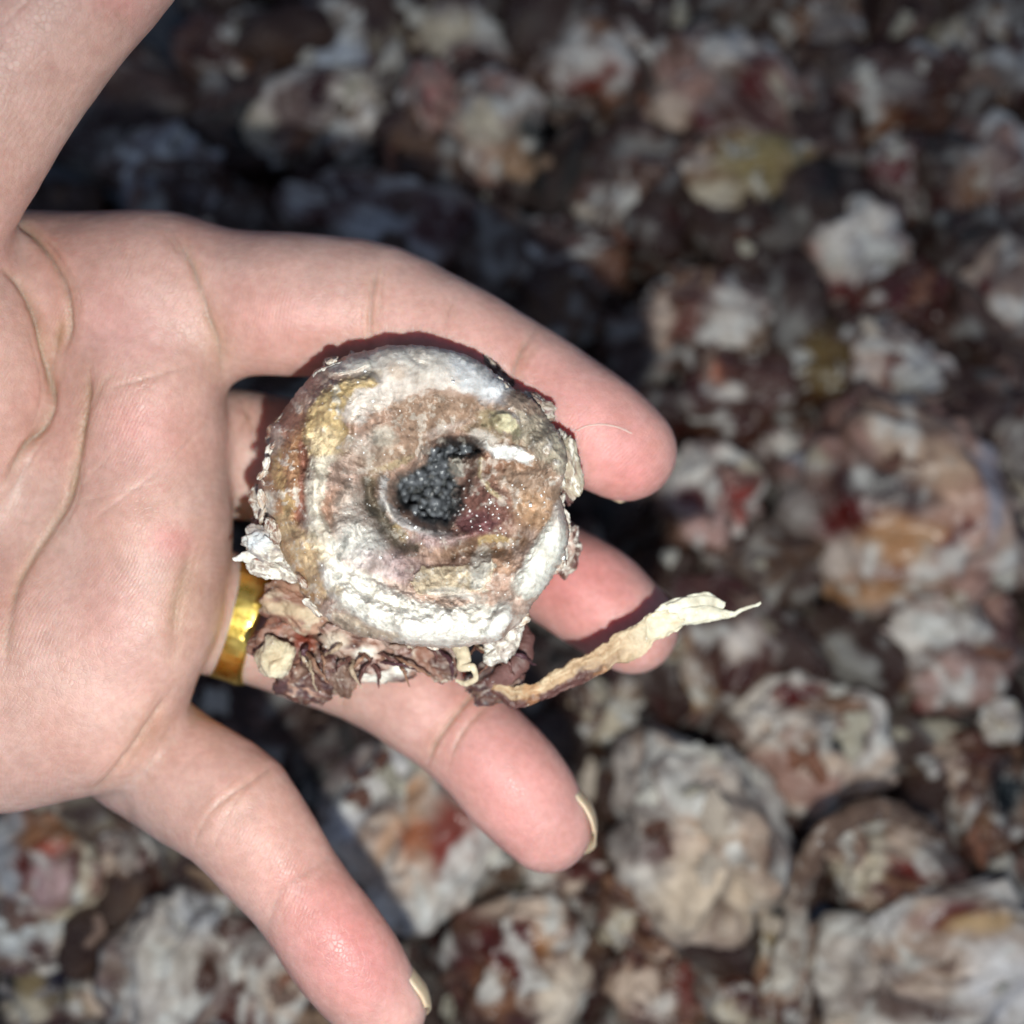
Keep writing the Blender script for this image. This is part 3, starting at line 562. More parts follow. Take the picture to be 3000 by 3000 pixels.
def build_field():
    # metacarpals and the body of the palm
    for a, b, ra, rb in (((430, 900, 14.95), (-900, 1250, 15.3), 1.22, 1.45), ((400, 1290, 14.95), (-900, 1420, 15.2), 1.2, 1.5),
                         ((380, 1680, 14.95), (-900, 1560, 15.2), 1.2, 1.5), ((270, 2040, 14.9), (-900, 1700, 15.2), 1.18, 1.45)):
        cap(a, b, ra, rb, 0.6)
    # distal pads: their rounded edge hides the roots of the middle and ring finger
    for a, b, ra, rb in (((425, 900, 14.5), (433, 1150, 14.35), .95, .88), ((433, 1150, 14.35), (433, 1560, 14.3), .88, .90),
                         ((433, 1560, 14.3), (415, 1800, 14.3), .90, .95), ((415, 1800, 14.3), (290, 2085, 14.35), .95, 1.0), ((290, 2085, 14.35), (40, 2130, 14.4), 1.0, 1.05), ((40, 2130, 14.4), (-300, 2050, 14.4), 1.05, 1.2)):
        cap(a, b, ra, rb, 0.45)
    cap((430, 892, 14.85), (-250, 862, 14.9), 1.20, 1.30, 0.5)   # side of the hand behind the index root
    elps((60, 1930, 14.5), (2.3, 1.7, 1.55), 10, 0.5)          # heel on the little finger's side
    elps((250, 1500, 14.9), (2.0, 2.6, 1.15), 0, 0.6)
    # forearm, leaving the picture
    cap(CC(-900, 1400, 15.3), np.array([-11.0, 0.6, 16.0], np.float32), 2.1, 2.3, 1.2, raw=True)
    cap(CC(-900, 1620, 15.3), np.array([-11.0, -0.6, 16.0], np.float32), 2.0, 2.3, 1.2, raw=True)
    for ch, kk in ((INDEX, .5), (PINKY, .14)): 
        blend_chain(ch, kk)
    for ch, kk in ((MIDDLE, .12), (RING, .12)): blend_chain(ch, kk)
    # pads of the fingers
    elps((850, 900, 14.35), (1.1, .80, .80), -3, .4); elps((1330, 1010, 14.35), (.95, .72, .68), -27, .35); elps((1740, 1260, 14.2), (.98, .70, .66), -37, .3)
    elps((1730, 1740, 15.3), (.95, .68, .64), -40, .3)
    elps((1230, 2040, 15.25), (.8, .70, .70), -38, .3); elps((1500, 2290, 14.7), (1.0, .68, .64), -50, .3)
    elps((560, 2285, 14.55), (.8, .74, .72), -36, .3); elps((780, 2490, 14.15), (.75, .66, .62), -50, .3); elps((1000, 2780, 13.9), (1.0, .60, .56), -53, .3)
    # web of the thumb, thenar folds, thumb
    elps((-160, 1005, 14.05), (1.66, 1.90, 1.15), 0, .08)
    blend_chain([(-360, 620, 13.7, 1.3), (-200, 950, 13.75, 1.36), (-160, 1130, 13.8, 1.38), (-250, 1390, 13.95, 1.42), (-480, 1640, 14.4, 1.5)], .10)
    blend_chain(THUMB, 0.35)
    cap((-420, 920, 13.4), (-560, 1350, 14.4), 1.3, 1.5, .6)
def blend_chain(pts, k):
    """a finger is formed on its own, then joined to the hand with blend k"""
    global FLD
    keep = FLD; P = np.array([CC(x, y, d) for x, y, d, r in pts]); m = 2.2
    lo, hi = P.min(0) - m, P.max(0) + m
    FLD = np.full_like(keep, 6.0); chain(pts)
    win = window(lo, hi); D = FLD[win].copy(); FLD = keep
    smin(win, D, k)
build_field()

def surface_nets(F, org, h):
    ins = F < 0
    n = ins.astype(np.int8)
    cnt = sum(n[a:n.shape[0] - 1 + a, b:n.shape[1] - 1 + b, c:n.shape[2] - 1 + c] for a in (0, 1) for b in (0, 1) for c in (0, 1))
    act = np.argwhere((cnt > 0) & (cnt < 8)); I, J, Kk = act.T
    corner = [(a, b, c) for a in (0, 1) for b in (0, 1) for c in (0, 1)]
    val = np.stack([F[I + a, J + b, Kk + c] for a, b, c in corner], -1).astype(np.float64)
    acc = np.zeros((len(act), 3)); w = np.zeros(len(act))
    for p in range(8):
        for q in range(p + 1, 8):
            ca, cb = np.array(corner[p]), np.array(corner[q])
            if abs(ca - cb).sum() != 1: continue
            v0, v1 = val[:, p], val[:, q]; m = (v0 < 0) != (v1 < 0)
            t = np.where(m, v0 / np.where(m, v0 - v1, 1), 0)
            acc += (ca + t[:, None] * (cb - ca)) * m[:, None]; w += m
    V = (act + acc / w[:, None]) * h + org
    idx = np.full(cnt.shape, -1, np.int64); idx[I, J, Kk] = np.arange(len(act))
    faces = []
    for ax in range(3):
        b, c = (ax + 1) % 3, (ax + 2) % 3
        sl0 = [slice(None)] * 3; sl1 = [slice(None)] * 3; sl0[ax] = slice(0, -1); sl1[ax] = slice(1, None)
        A, B = ins[tuple(sl0)], ins[tuple(sl1)]
        e = np.argwhere(A != B)
        e = e[(e[:, b] >= 1) & (e[:, c] >= 1) & (e[:, b] < F.shape[b] - 1) & (e[:, c] < F.shape[c] - 1)]
        def cell(db, dc):
            q = e.copy(); q[:, b] -= db; q[:, c] -= dc; return idx[q[:, 0], q[:, 1], q[:, 2]]
        quad = np.stack([cell(1, 1), cell(0, 1), cell(0, 0), cell(1, 0)], -1)
        fl = ~A[e[:, 0], e[:, 1], e[:, 2]]
        quad[fl] = quad[fl][:, ::-1]; faces.append(quad)
    return V, np.concatenate(faces)

CREASES = [   # points (photo pixels), depth cm, half width cm, brown
    ([(507, 673), (560, 770), (590, 850), (612, 930), (640, 1000), (652, 1107)], .060, .060, .75),
    ([(543, 680), (572, 790), (600, 880)], .020, .03, .25), ([(470, 660), (540, 760)], .015, .025, .15),
    ([(1114, 754), (1091, 850), (1085, 950), (1090, 1010)], .035, .05, .45), ([(1135, 740), (1120, 850), (1112, 960)], .018, .03, .2),
    ([(1342, 845), (1310, 930), (1300, 980)], .014, .03, .2), ([(1290, 820), (1255, 930)], .008, .03, .1),
    ([(1569, 964), (1530, 1027), (1507, 1084), (1500, 1130)], .034, .045, .4), ([(1590, 985), (1550, 1050), (1535, 1110)], .012, .03, .15),
    ([(265, 1080), (255, 1160), (243, 1240), (228, 1340), (202, 1459), (145, 1557), (88, 1645), (47, 1728), (26, 1832), (15, 1960)], .055, .065, .85),
    ([(185, 900), (178, 970), (160, 1066)], .02, .06, .8), ([(20, 640), (80, 672), (150, 760), (196, 860), (205, 960), (190, 1030)], .05, .05, .5),
    ([(0, 785), (60, 840), (114, 952), (150, 1100), (155, 1180), (130, 1250), (80, 1310), (0, 1438)], .06, .05, .6),
    ([(611, 1236), (507, 1340), (414, 1418), (310, 1495), (250, 1540)], .022, .028, -.25), ([(362, 1293), (290, 1370), (217, 1449)], .015, .02, -.15),
    ([(186, 1485), (360, 1440), (543, 1397)], .012, .02, -.15), ([(290, 1148), (430, 1110), (595, 1060)], .02, .03, .3), ([(250, 1230), (300, 1130), (360, 1080)], .02, .04, .35),
    ([(560, 1600), (540, 1690), (518, 1780), (507, 1883), (505, 1960)], .035, .09, .7), ([(600, 1560), (570, 1640)], .015, .03, .2),
    ([(0, 1490), (70, 1530), (150, 1500)], .012, .03, .15), ([(0, 1600), (60, 1580), (110, 1590)], .012, .03, .12),
    ([(505, 2020), (449, 2103), (377, 2204), (319, 2277), (261, 2327)], .075, .055, .55), ([(480, 2100), (415, 2190), (350, 2280)], .028, .035, .35), ([(520, 2090), (440, 2230), (390, 2310)], .014, .03, .2),
    ([(810, 2236), (740, 2282), (672, 2330), (616, 2378), (575, 2445), (556, 2520)], .05, .045, .6), ([(760, 2262), (690, 2350), (640, 2440), (615, 2510)], .028, .035, .35), ([(720, 2262), (610, 2340), (570, 2400)], .014, .03, .2),
    ([(968, 2512), (890, 2560), (835, 2605), (800, 2660), (784, 2725)], .042, .045, .45), ([(985, 2540), (900, 2590), (840, 2650), (815, 2720)], .018, .035, .2),
    ([(1420, 1995), (1372, 2050), (1318, 2115), (1275, 2180), (1252, 2245)], .045, .045, .6), ([(1460, 2040), (1400, 2095), (1340, 2170), (1310, 2260)], .026, .035, .4), ([(1500, 2110), (1450, 2160)], .008, .03, .1),
    ([(1030, 1990), (1005, 2050), (1000, 2100)], .035, .045, .5), ([(930, 2640), (900, 2700)], .006, .02, -.1), ([(820, 2500), (800, 2520), (770, 2600)], .008, .025, .1),
    ([(690, 1150), (730, 1230), (740, 1300)], .02, .03, .25), ([(740, 1150), (720, 1230), (690, 1290)], .018, .03, .2), ([(690, 1190), (760, 1240)], .015, .03, .15), ([(680, 1400), (700, 1500)], .012, .03, .1),
    ([(590, 40), (370, 60), (395, 100), (415, 130), (440, 160)], .0, .05, .0), ([(330, 20), (365, 70), (390, 120), (400, 170)], .03, .05, .55), ([(300, 30), (310, 0)], .01, .04, .1),
    ([(100, 2060), (160, 2110), (180, 2180)], .008, .03, .1), ([(20, 2000), (120, 2060)], .008, .03, .1),
]
# finer lines beside the deep ones
for pts, dep, wid, br in list(CREASES):
    if dep < .03: continue
    for k in range(3):
        q = np.array(pts, float); n = len(q); i0 = rng.integers(0, max(1, n - 2)); q = q[i0:i0 + max(2, rng.integers(2, 5))]
        t = q[-1] - q[0]; t /= np.hypot(*t) + 1e-6; off = rng.choice([-1, 1]) * rng.uniform(10, 34)
        q = q + np.array([-t[1], t[0]]) * off + t * rng.uniform(-20, 20) + rng.uniform(-5, 5, q.shape)
        CREASES.append(([tuple(p) for p in q], dep * rng.uniform(.15, .35), .022, .12))
# fine lines running along the thumb
for i in range(26):
    x0 = rng.uniform(-60, 330); y0 = rng.uniform(60, 620); l = rng.uniform(60, 220)
    CREASES.append(([(x0, y0), (x0 + l * .35, y0 - l * .36), (x0 + l * .7, y0 - l * .74)], rng.uniform(.006, .013), .018, -.08))
for i in range(22):       # faint lines across the index and palm
    x0 = rng.uniform(260, 620); y0 = rng.uniform(1000, 1900); l = rng.uniform(60, 200); a = rng.uniform(-.9, .2)
    CREASES.append(([(x0, y0), (x0 + l * math.cos(a), y0 + l * math.sin(a))], rng.uniform(.004, .010), .016, .06))
for i in range(16):
    t = rng.uniform(0, 1); x0 = 700 + 900 * t; y0 = 720 + 330 * t ** 1.6 + rng.uniform(10, 160); a = rng.uniform(.3, 1.5)
    l = rng.uniform(40, 110); CREASES.append(([(x0, y0), (x0 - l * math.cos(a) * .5, y0 + l * math.sin(a))], rng.uniform(.005, .010), .018, .05))

def build_hand():
    global FLD
    for ax in range(3):                      # close the skin where the forearm leaves the grid
        for e in (0, -1):
            sl = [slice(None)] * 3; sl[ax] = e; FLD[tuple(sl)] = np.maximum(FLD[tuple(sl)], H)
    V, F = surface_nets(FLD, np.array([GX0, GY0, GZ0]), H); FLD = None
    Wd = np.stack([V[:, 0] * CM, V[:, 1] * CM, CAM_H - V[:, 2] * CM], -1)
    F = F[:, ::-1]
    def edges(F, n):
        e = np.sort(np.concatenate([F[:, [0, 1]], F[:, [1, 2]], F[:, [2, 3]], F[:, [3, 0]]]), 1)
        u, inv = np.unique(e[:, 0] * n + e[:, 1], return_inverse=True)
        return np.stack([u // n, u % n], -1), inv
    def relax(V, E2, it, f=.5):
        deg = np.bincount(E2.ravel(), minlength=len(V))
        for _ in range(it):
            A = np.stack([np.bincount(E2[:, 0], V[E2[:, 1], k], len(V)) + np.bincount(E2[:, 1], V[E2[:, 0], k], len(V)) for k in range(3)], -1) / deg[:, None]
            V = V * (1 - f) + A * f
        return V
    n0 = len(Wd); E2, inv = edges(F, n0); Wd = relax(Wd, E2, 5)
    em = Wd[E2].mean(1); fc = Wd[F].mean(1); nf = len(F); ne = len(E2)
    ie = n0 + inv.reshape(4, nf).T; jf = n0 + ne + np.arange(nf)
    F = np.concatenate([np.stack([F[:, i], ie[:, i], jf, ie[:, i - 1]], -1) for i in range(4)])
    Wd = np.vstack([Wd, em, fc]); E2, _ = edges(F, len(Wd)); Wd = relax(Wd, E2, 4)
    me2 = new_mesh('hand', Wd, F)
    o = link('hand', me2, M_SKIN)
    co, no = get_co(me2), get_no(me2)
    X, Y, d = to_px(co)
    front = sstep(0.0, 0.35, no[:, 2])
    nz = fbm(co * 160, 4, 3, 0.6); nzl = fbm(co * 45, 3, 8)
    disp = 0.012 * nzl + 0.006 * fbm(co * 260, 3, 21)
    base = np.array([.565, .355, .31]); tan = np.array([.36, .21, .13])
    pink = np.array([.575, .255, .245]); red = np.array([.55, .19, .195]); pale = np.array([.62, .45, .38])
    col = np.tile(base, (len(co), 1))
    def blob(c, cx, cy, rx, ry, rot, st):
        m = (np.exp(-1.1 * ell(X, Y, cx, cy, rx, ry, rot) ** 2 - 0.25 * nzl) * st)[:, None].clip(0, 1); col[:] = col * (1 - m) + c * m
    for a in ((pink, 1720, 1270, 330, 190, 35, .85), (pink, 1330, 1050, 260, 110, 25, .35), (red, 1850, 1380, 120, 80, 35, .35), (pink, 1750, 1740, 300, 180, 40, .9), (red, 1600, 1680, 200, 120, 40, .45),
              (pink, 1470, 2250, 330, 210, 50, .85), (pink, 1580, 2420, 170, 150, 50, .6), (pink, 1000, 2780, 270, 170, 52, .9), (red, 1060, 2860, 160, 110, 52, .45), (pink, 860, 2600, 60, 60, 0, .3),
              (red, 500, 1585, 75, 55, 10, .6), (pink, 420, 1260, 130, 110, 0, .45), (pink, 330, 950, 200, 120, 10, .40), (pink, 850, 930, 230, 120, 5, .35), (pink, 330, 1820, 130, 200, 0, .25), (pink, 340, 0, 120, 60, 40, .5),
              (pale, 60, 950, 120, 170, 0, .4), (pale, 150, 350, 250, 160, -50, .3), (pale, 330, 1560, 150, 100, 0, .3), (tan, 560, 1800, 60, 160, 10, .25), (tan, 440, 2150, 100, 70, -55, .25), (tan, 640, 1000, 60, 100, 0, .3)):
        blob(*a)
    for pts, dep, wid, br in CREASES:
        q = np.array(pts); box = (X > q[:, 0].min() - 90) & (X < q[:, 0].max() + 90) & (Y > q[:, 1].min() - 90) & (Y < q[:, 1].max() + 90)
        ix = np.where(box)[0]
        if not len(ix): continue
        pp = spline(q, max(8, 5 * len(q))) if len(q) > 2 else q
        D = (poly_dist(X[ix] + 5 * nz[ix], Y[ix] + 5 * nzl[ix], pp)) / 3000 * d[ix]
        # the line fades at both ends and breaks up along its way
        ends = np.minimum(np.hypot(X[ix] - q[0, 0], Y[ix] - q[0, 1]), np.hypot(X[ix] - q[-1, 0], Y[ix] - q[-1, 1])) / 3000 * d[ix]
        fade = (.25 + .75 * sstep(0, .35, ends)) * np.clip(.8 + .9 * nzl[ix] + .5 * nz[ix], .25, 1.3)
        wid = wid * .62; dep = dep * (1.45 if dep >= .03 else 1.0)
        g = np.exp(-np.abs(D / wid) ** 1.5) * fade; gw = np.exp(-(D / (wid * 4.0)) ** 2) * fade
        g2 = np.exp(-(D / (wid * 2.6)) ** 2) * fade; gw = np.exp(-(D / (wid * 6.5)) ** 2) * fade
        disp[ix] += (-dep * .62 * g - dep * .5 * g2 + dep * 0.10 * gw) * front[ix]
        c = tan if br > 0 else pale
        m = np.clip(abs(br) * (0.50 * g + 0.40 * g2 + .22 * gw) * front[ix], 0, 1)[:, None]
        col[ix] = col[ix] * (1 - m) + c * m
    col *= (1 + 0.09 * nz)[:, None]
    bl = fbm(co * 95, 4, 33, .6)[:, None]; col = col * (1 + bl * np.array([.02, .13, .15]))
    co = co + no * (disp * CM)[:, None]
    me2.vertices.foreach_set('co', co.astype(np.float32).ravel()); me2.update()
    set_col(me2, np.hstack([col, np.ones((len(col), 1))]))
    if not me2.materials: me2.materials.append(M_SKIN)
    tag(o, 'open left hand, palm up with fingers curled, carrying a salted lump', 'hand')
    # nails, seen edge-on past the fingertips
    for nm, tip, prev, side in (('nail', RING[-1], RING[-3], .80), ('nail', PINKY[-1], PINKY[-3], .7), ('nail', INDEX[-1], INDEX[-3], .0), ('nail', MIDDLE[-1], MIDDLE[-3], .3), ('nail', THUMB[-1], THUMB[-3], .4)):
        t = PS(*tip[:3]); p = PS(*prev[:3]); r = tip[3] * CM
        ax = t - p; ax /= np.linalg.norm(ax)
        right = np.cross(ax, [0, 0, 1.0]); right /= np.linalg.norm(right)
        if right[0] < 0: right = -right
        back = np.array([0, 0, -1.0]) * (1 - .45 * side) + right * side; back -= ax * (back @ ax); back /= np.linalg.norm(back)
        sd = np.cross(ax, back)
        U, Vv = np.meshgrid(np.linspace(-1, 1, 21), np.linspace(0, 1, 15))
        th = U * 1.12; w = r * 1.02
        along = (-0.75 + ((1.80 if side > .75 else 1.56 if side > .5 else 1.5) - 0.30 * U ** 2) * Vv) * r
        drop = np.maximum(np.sqrt(np.clip(1.05 - (np.clip(along, 0, None) / r) ** 2, 0, 1)), .42); w = r * 1.0
        Pn = t + ax * along[..., None] + sd * (np.sin(th) * w * np.sqrt(drop))[..., None] + back * (np.cos(th) * w * drop)[..., None]
        Pn = Pn.reshape(-1, 3); nrm = (sd * np.sin(th)[..., None] + back * np.cos(th)[..., None]).reshape(-1, 3)
        n = len(Pn); f = grid_faces(21, 15)
        Vn = np.vstack([Pn, Pn + nrm * 0.00045])
        rim = []
        ring = [i for i in range(21)] + [21 * j + 20 for j in range(1, 15)] + [21 * 14 + i for i in range(19, -1, -1)] + [21 * j for j in range(13, 0, -1)]
        for a, b in zip(ring, ring[1:] + ring[:1]): rim.append([a, b, b + n, a + n])
        link('nail', new_mesh('nail', Vn, np.vstack([f[:, ::-1], f + n, np.array(rim)])), M_NAIL, o)
build_hand()

# ------------------------------------------------------------------ gold ring on the ring finger
def build_ring():
    a, b = PS(690, 1812, 15.75), PS(900, 1880, 15.9)
    ax = b - a; ax[2] *= 0.3; ax /= np.linalg.norm(ax)
    c = PS(722, 1812, 15.75)
    u = np.cross(ax, [0, 0, 1.0]); u /= np.linalg.norm(u); w = np.cross(u, ax)
    nu, nv = 300, 33
    A, S = np.meshgrid(np.linspace(0, 2 * np.pi, nu, endpoint=False), np.linspace(0, 1, nv))
    # closed profile: flat band with rounded edges
    hw, th = 0.0032, 0.0007; R = 0.0092
    ph = S * 2 * np.pi
    sx = np.sign(np.cos(ph)) * np.abs(np.cos(ph)) ** 0.45 * hw; sr = np.sign(np.sin(ph)) * np.abs(np.sin(ph)) ** 0.7 * th
    outer = np.sin(ph) > 0.3
    dots = 0
    rows = [(-.0019, 0), (0.0019, .5)]
    for off, sh in rows:
        cell = (A / (2 * np.pi) * 22 + sh) % 1 - 0.5
        dots = dots + np.exp(-((cell * 2 * np.pi * R / 22) ** 2 + (sx - off) ** 2) / 0.00030 ** 2)
    sr = sr + outer * 0.00016 * dots
    rad = R + sr
    V = c + ax * sx[..., None] + u * (np.cos(A) * rad)[..., None] + w * (np.sin(A) * rad)[..., None]
    o = link('gold_ring', new_mesh('gold_ring', V.reshape(-1, 3) - c, grid_faces(nu, nv, True)), M_GOLD, loc=c)
    tag(o, 'wide yellow gold band worn at the root of the ring finger', 'ring')
build_ring()

# ------------------------------------------------------------------ the lump in the hand
def c1(x, y): return 650 + .5952 * x, 950 + .5952 * y        # close-up pixels -> photo pixels
OUT = [(900, 100), (1060, 118), (1200, 150), (1330, 230), (1440, 320), (1530, 370), (1600, 450), (1660, 540), (1700, 620), (1690, 740), (1668, 830), (1690, 930), (1708, 1020), (1690, 1130), (1620, 1265),
       (1530, 1375), (1465, 1475), (1380, 1545), (1270, 1575), (1150, 1592), (1000, 1590), (820, 1560), (640, 1525), (500, 1440), (420, 1370), (350, 1240), (260, 1060), (185, 930), (165, 830), (195, 720), (235, 600), (245, 500), (310, 420), (400, 300), (490, 205), (620, 150), (760, 118)]
BC = (965, 850)
HOLE = [(850, 795), (872, 750), (960, 712), (1012, 690), (1022, 625), (1062, 580), (1130, 552), (1250, 575), (1292, 605), (1205, 628), (1112, 650), (1130, 690), (1182, 790), (1150, 850), (1142, 905), (1112, 1000), (1010, 985), (940, 940), (900, 920), (868, 860)]
HOLE = [(1010 + (x - 1010) * .93, 800 + (y - 800) * .93) for x, y in HOLE]
BEIGE = [(930, 1265), (990, 1190), (1110, 1180), (1260, 1192), (1332, 1150), (1332, 1232), (1290, 1290), (1170, 1330), (1050, 1345), (960, 1322)]
CHALK = [(1240, 578), (1300, 560), (1330, 600), (1400, 588), (1480, 612), (1535, 642), (1512, 684), (1420, 668), (1345, 668), (1310, 622)]
YELLOW = [(430, 420), (500, 330), (600, 270), (740, 248), (782, 290), (680, 322), (622, 362), (600, 470), (622, 545), (560, 620), (500, 655), (420, 632), (400, 520)]
LOBE = [(1660, 930), (1702, 1000), (1692, 1120), (1622, 1252), (1540, 1332), (1450, 1332), (1440, 1260), (1490, 1150), (1560, 1030), (1612, 950)]
RIDGE = [(430, 640), (540, 640), (522, 740), (512, 850), (500, 905), (532, 985), (590, 1180), (650, 1240), (560, 1262), (470, 1172), (420, 1020), (410, 850)]
TANTOP = [(740, 425), (870, 370), (1080, 330), (1300, 382), (1440, 352), (1482, 420), (1330, 432), (1280, 500), (1050, 522), (1000, 640), (880, 682), (760, 620), (700, 500)]
PEARL = [(520, 250), (640, 170), (800, 118), (960, 95), (1120, 120), (1290, 200), (1440, 320), (1380, 355), (1250, 335), (1080, 325), (880, 365), (740, 420), (690, 500), (620, 480), (610, 380), (660, 320), (640, 260)]
WRIM = [(470, 1180), (560, 1230), (700, 1240), (820, 1300), (960, 1360), (1130, 1400), (1280, 1390), (1330, 1440), (1280, 1560), (1100, 1592), (880, 1565), (760, 1500), (620, 1430), (520, 1330)]
def build_body():
    cx, cy = BC
    ang = np.array([math.atan2(y - cy, x - cx) for x, y in OUT]); rr = np.array([math.hypot(x - cx, y - cy) for x, y in OUT])
    od = np.argsort(ang); ang, rr = ang[od], rr[od]
    nth, ns = 760, 330
    th = np.linspace(-np.pi, np.pi, nth, endpoint=False)
    R = np.interp(th, np.r_[ang[-1] - 2 * np.pi, ang, ang[0] + 2 * np.pi], np.r_[rr[-1], rr, rr[0]])
    R = R * (1 + 0.012 * fbm(np.stack([np.cos(th) * 9, np.sin(th) * 9, 0 * th], -1), 4, 71, .65) + 0.010 * fbm(np.stack([np.cos(th) * 40, np.sin(th) * 40, 0 * th], -1), 3, 72, .65))
    s = np.linspace(0.0003, 1, ns)
    SF = 0.74                                        # share of the rows on the front
    TH, S = np.meshgrid(th, s); RR = np.broadcast_to(R, TH.shape)
    f = np.clip(S / SF, 0, 1)
    b = np.clip((S - SF) / (1 - SF), 0, 1)
    rho = np.where(S <= SF, f ** 0.9, np.cos(b * np.pi / 2 * 0.9997))
    X = cx + np.cos(TH) * RR * rho; Y = cy + np.sin(TH) * RR * rho
    # height towards the camera, cm
    q = rho
    dg_ = np.degrees(TH)
    kx = [-180, -135, -90, -45, 0, 45, 90, 135, 180]
    qr = np.interp(dg_, kx, [.64, .70, .76, .84, .89, .87, .80, .72, .64])
    drop = np.interp(dg_, kx, [1.25, 1.05, .60, .40, .35, .38, .62, 1.0, 1.25])
    amp = np.interp(dg_, kx, [.92, .95, 1.0, .72, .62, .80, .98, .95, .92])
    rimn = fbm(np.stack([np.cos(TH) * 1.7, np.sin(TH) * 1.7, 0 * TH], -1), 4, 77, .6); qr = qr + .05 * rimn; amp = amp + .38 * fbm(np.stack([np.cos(TH) * 2.3 + 9, np.sin(TH) * 2.3, 0 * TH], -1), 3, 78, .6)
    hfront = -0.45 + amp * sstep(0.14, 1, q / qr) - drop * (1 - np.sqrt(np.clip(1 - (np.clip(q - qr, 0, 1) / (1.0005 - qr)) ** 2, 0, 1)))
    P3 = np.stack([X / 160, Y / 160, 0 * X], -1)
    n1 = fbm(P3, 4, 31, .55); n2 = fbm(P3 * 3.1, 4, 35, .6); n3 = fbm(P3 * 9, 3, 39, .6)
    Xw, Yw = X + 26 * n1 + 9 * n2, Y + 26 * fbm(P3 + 50, 4, 33, .55) + 9 * n3
    e = lambda *a: np.exp(-ell(Xw, Yw, *a) ** 2)
    ss_ = lambda lo, hi, *a: 1 - sstep(lo, hi, ell(Xw, Yw, *a))
    L = lambda pts, w: np.exp(-(poly_dist(Xw, Yw, spline(np.array(pts, float), 24)) / w) ** 2)
    h = hfront.copy()
    pg = lambda pts, w: 1 - sstep(-w, w, poly_sd(Xw + 10 * n3, Yw + 10 * n2, pts))
    h -= 0.85 * pg(HOLE, 40)                                          # dark hollow
    h += 0.22 * ridged(np.stack([Xw / 55, Yw / 55, n1 * 2], -1), 3, 52) * pg(HOLE, 14)
    h -= 0.40 * e(905, 840, 45, 70, 20) + .3 * e(1165, 850, 22, 60, 10)
    h += 0.20 * L([(800, 770), (800, 880), (880, 975), (1010, 1020), (1140, 1050), (1240, 1040)], 42)
    h -= 0.26 * L([(720, 800), (760, 920), (820, 1020), (880, 1085)], 40)
    h += 0.42 * e(700, 1070, 150, 130, 20)
    h += 0.10 * L([(1110, 650), (1190, 640), (1150, 760)], 30)
    h -= 0.30 * e(1200, 740, 60, 130, -12)
    h += 0.16 * L([(1270, 650), (1270, 740), (1320, 810), (1390, 870)], 30)
    h -= 0.22 * L([(1130, 1140), (1260, 1110), (1430, 1080)], 45)
    h += 0.26 * pg(LOBE, 45)
    h += 0.22 * ss_(.5, 1.1, 1370, 1480, 75, 130, 25)
    h += 0.07 * pg(BEIGE, 8)
    h += 0.10 * pg(CHALK, 12)
    h += 0.22 * ss_(.6, 1.1, 1650, 640, 110, 190, -30)
    h += 0.14 * ss_(.7, 1.1, 1390, 490, 90, 60, 10)
    h += 0.16 * pg(YELLOW, 24)
    h += 0.10 * pg(RIDGE, 24) + .09 * pg(WRIM, 26) + .06 * pg(PEARL, 30)
    h += 0.10 * ss_(.8, 1.08, 620, 205, 120, 42, -10)
    h -= 0.16 * L([(600, 620), (640, 470), (720, 400), (760, 400)], 26)
    h -= 0.14 * L([(520, 720), (500, 860), (530, 980)], 26)
    h -= 0.18 * L([(400, 600), (410, 760), (395, 900), (370, 960)], 34)
    h -= 0.05 * L([(890, 100), (960, 190), (1000, 210)], 10)
    h -= 0.05 * L([(690, 1240), (800, 1270), (920, 1305)], 14)
    h += 0.12 * L([(480, 1180), (600, 1330), (760, 1440), (950, 1500), (1200, 1510)], 70)
    h -= 0.10 * L([(560, 1240), (720, 1330), (900, 1390)], 22)
    edge_in = sstep(0.0, 0.1, q)
    crust = np.clip(ss_(.8, 1.2, 900, 1430, 420, 130, 10) + ss_(.8, 1.2, 1620, 600, 150, 230, -30) + ss_(.8, 1.2, 520, 480, 140, 260, 15) + ss_(.8, 1.2, 250, 800, 130, 300, 5) + .35, 0, 1)
    smooth_ = np.clip(ss_(.8, 1.2, 1570, 1120, 110, 230, 22) + ss_(.7, 1.2, 1000, 260, 330, 110, 8) + ss_(.7, 1.1, 1370, 1480, 70, 120, 25), 0, 1)
    h += (0.15 * n1 + 0.085 * n2 * crust + 0.03 * n3 * crust) * (1 - .8 * smooth_) + .05 * n1
    h += 0.10 * ridged(np.stack([Xw / 210, Yw / 210, 0 * X], -1), 3, 44) * sstep(.2, .5, q) * (1 - sstep(.65, .85, q)) * (1 - smooth_)
    d_front = 13.0 - h
    # back: closed bowl
    edge_d = d_front[np.argmin(np.abs(s - SF))][None, :]
    d_back = edge_d + 2.35 * np.sin(b * np.pi / 2)
    d = np.where(S <= SF, d_front, d_back)
    # loose folds on the flank
    sx, sy = c1(X, Y)
    V = PS(sx, sy, d).reshape(-1, 3)
    back = (S > SF)
    # colour
    Xf, Yf, q, n1, n2, n3 = [a.ravel() for a in (X, Y, rho, n1, n2, n3)]
    nz = 0.55 * n1 + 0.6 * n2 + 0.25 * n3
    tissue = np.array([.42, .285, .23, .5]); tan = np.array([.33, .225, .165, .5])
    col = np.tile(np.array([.46, .34, .29, .35]), (len(V), 1))
    white = (.74, .72, .67, .15); pearl = (.64, .58, .54, .35); grey = (.50, .49, .48, .3); cream = (.70, .58, .40, .3); yel = (.60, .45, .24, .3)
    brn = (.22, .10, .06, .6); dk = (.018, .020, .024, .5); maroon = (.14, .035, .045, .6); olive = (.26, .22, .13, .3); bluew = (.52, .56, .62, .3); mauve = (.38, .28, .29, .45); sand = (.54, .45, .33, .2)
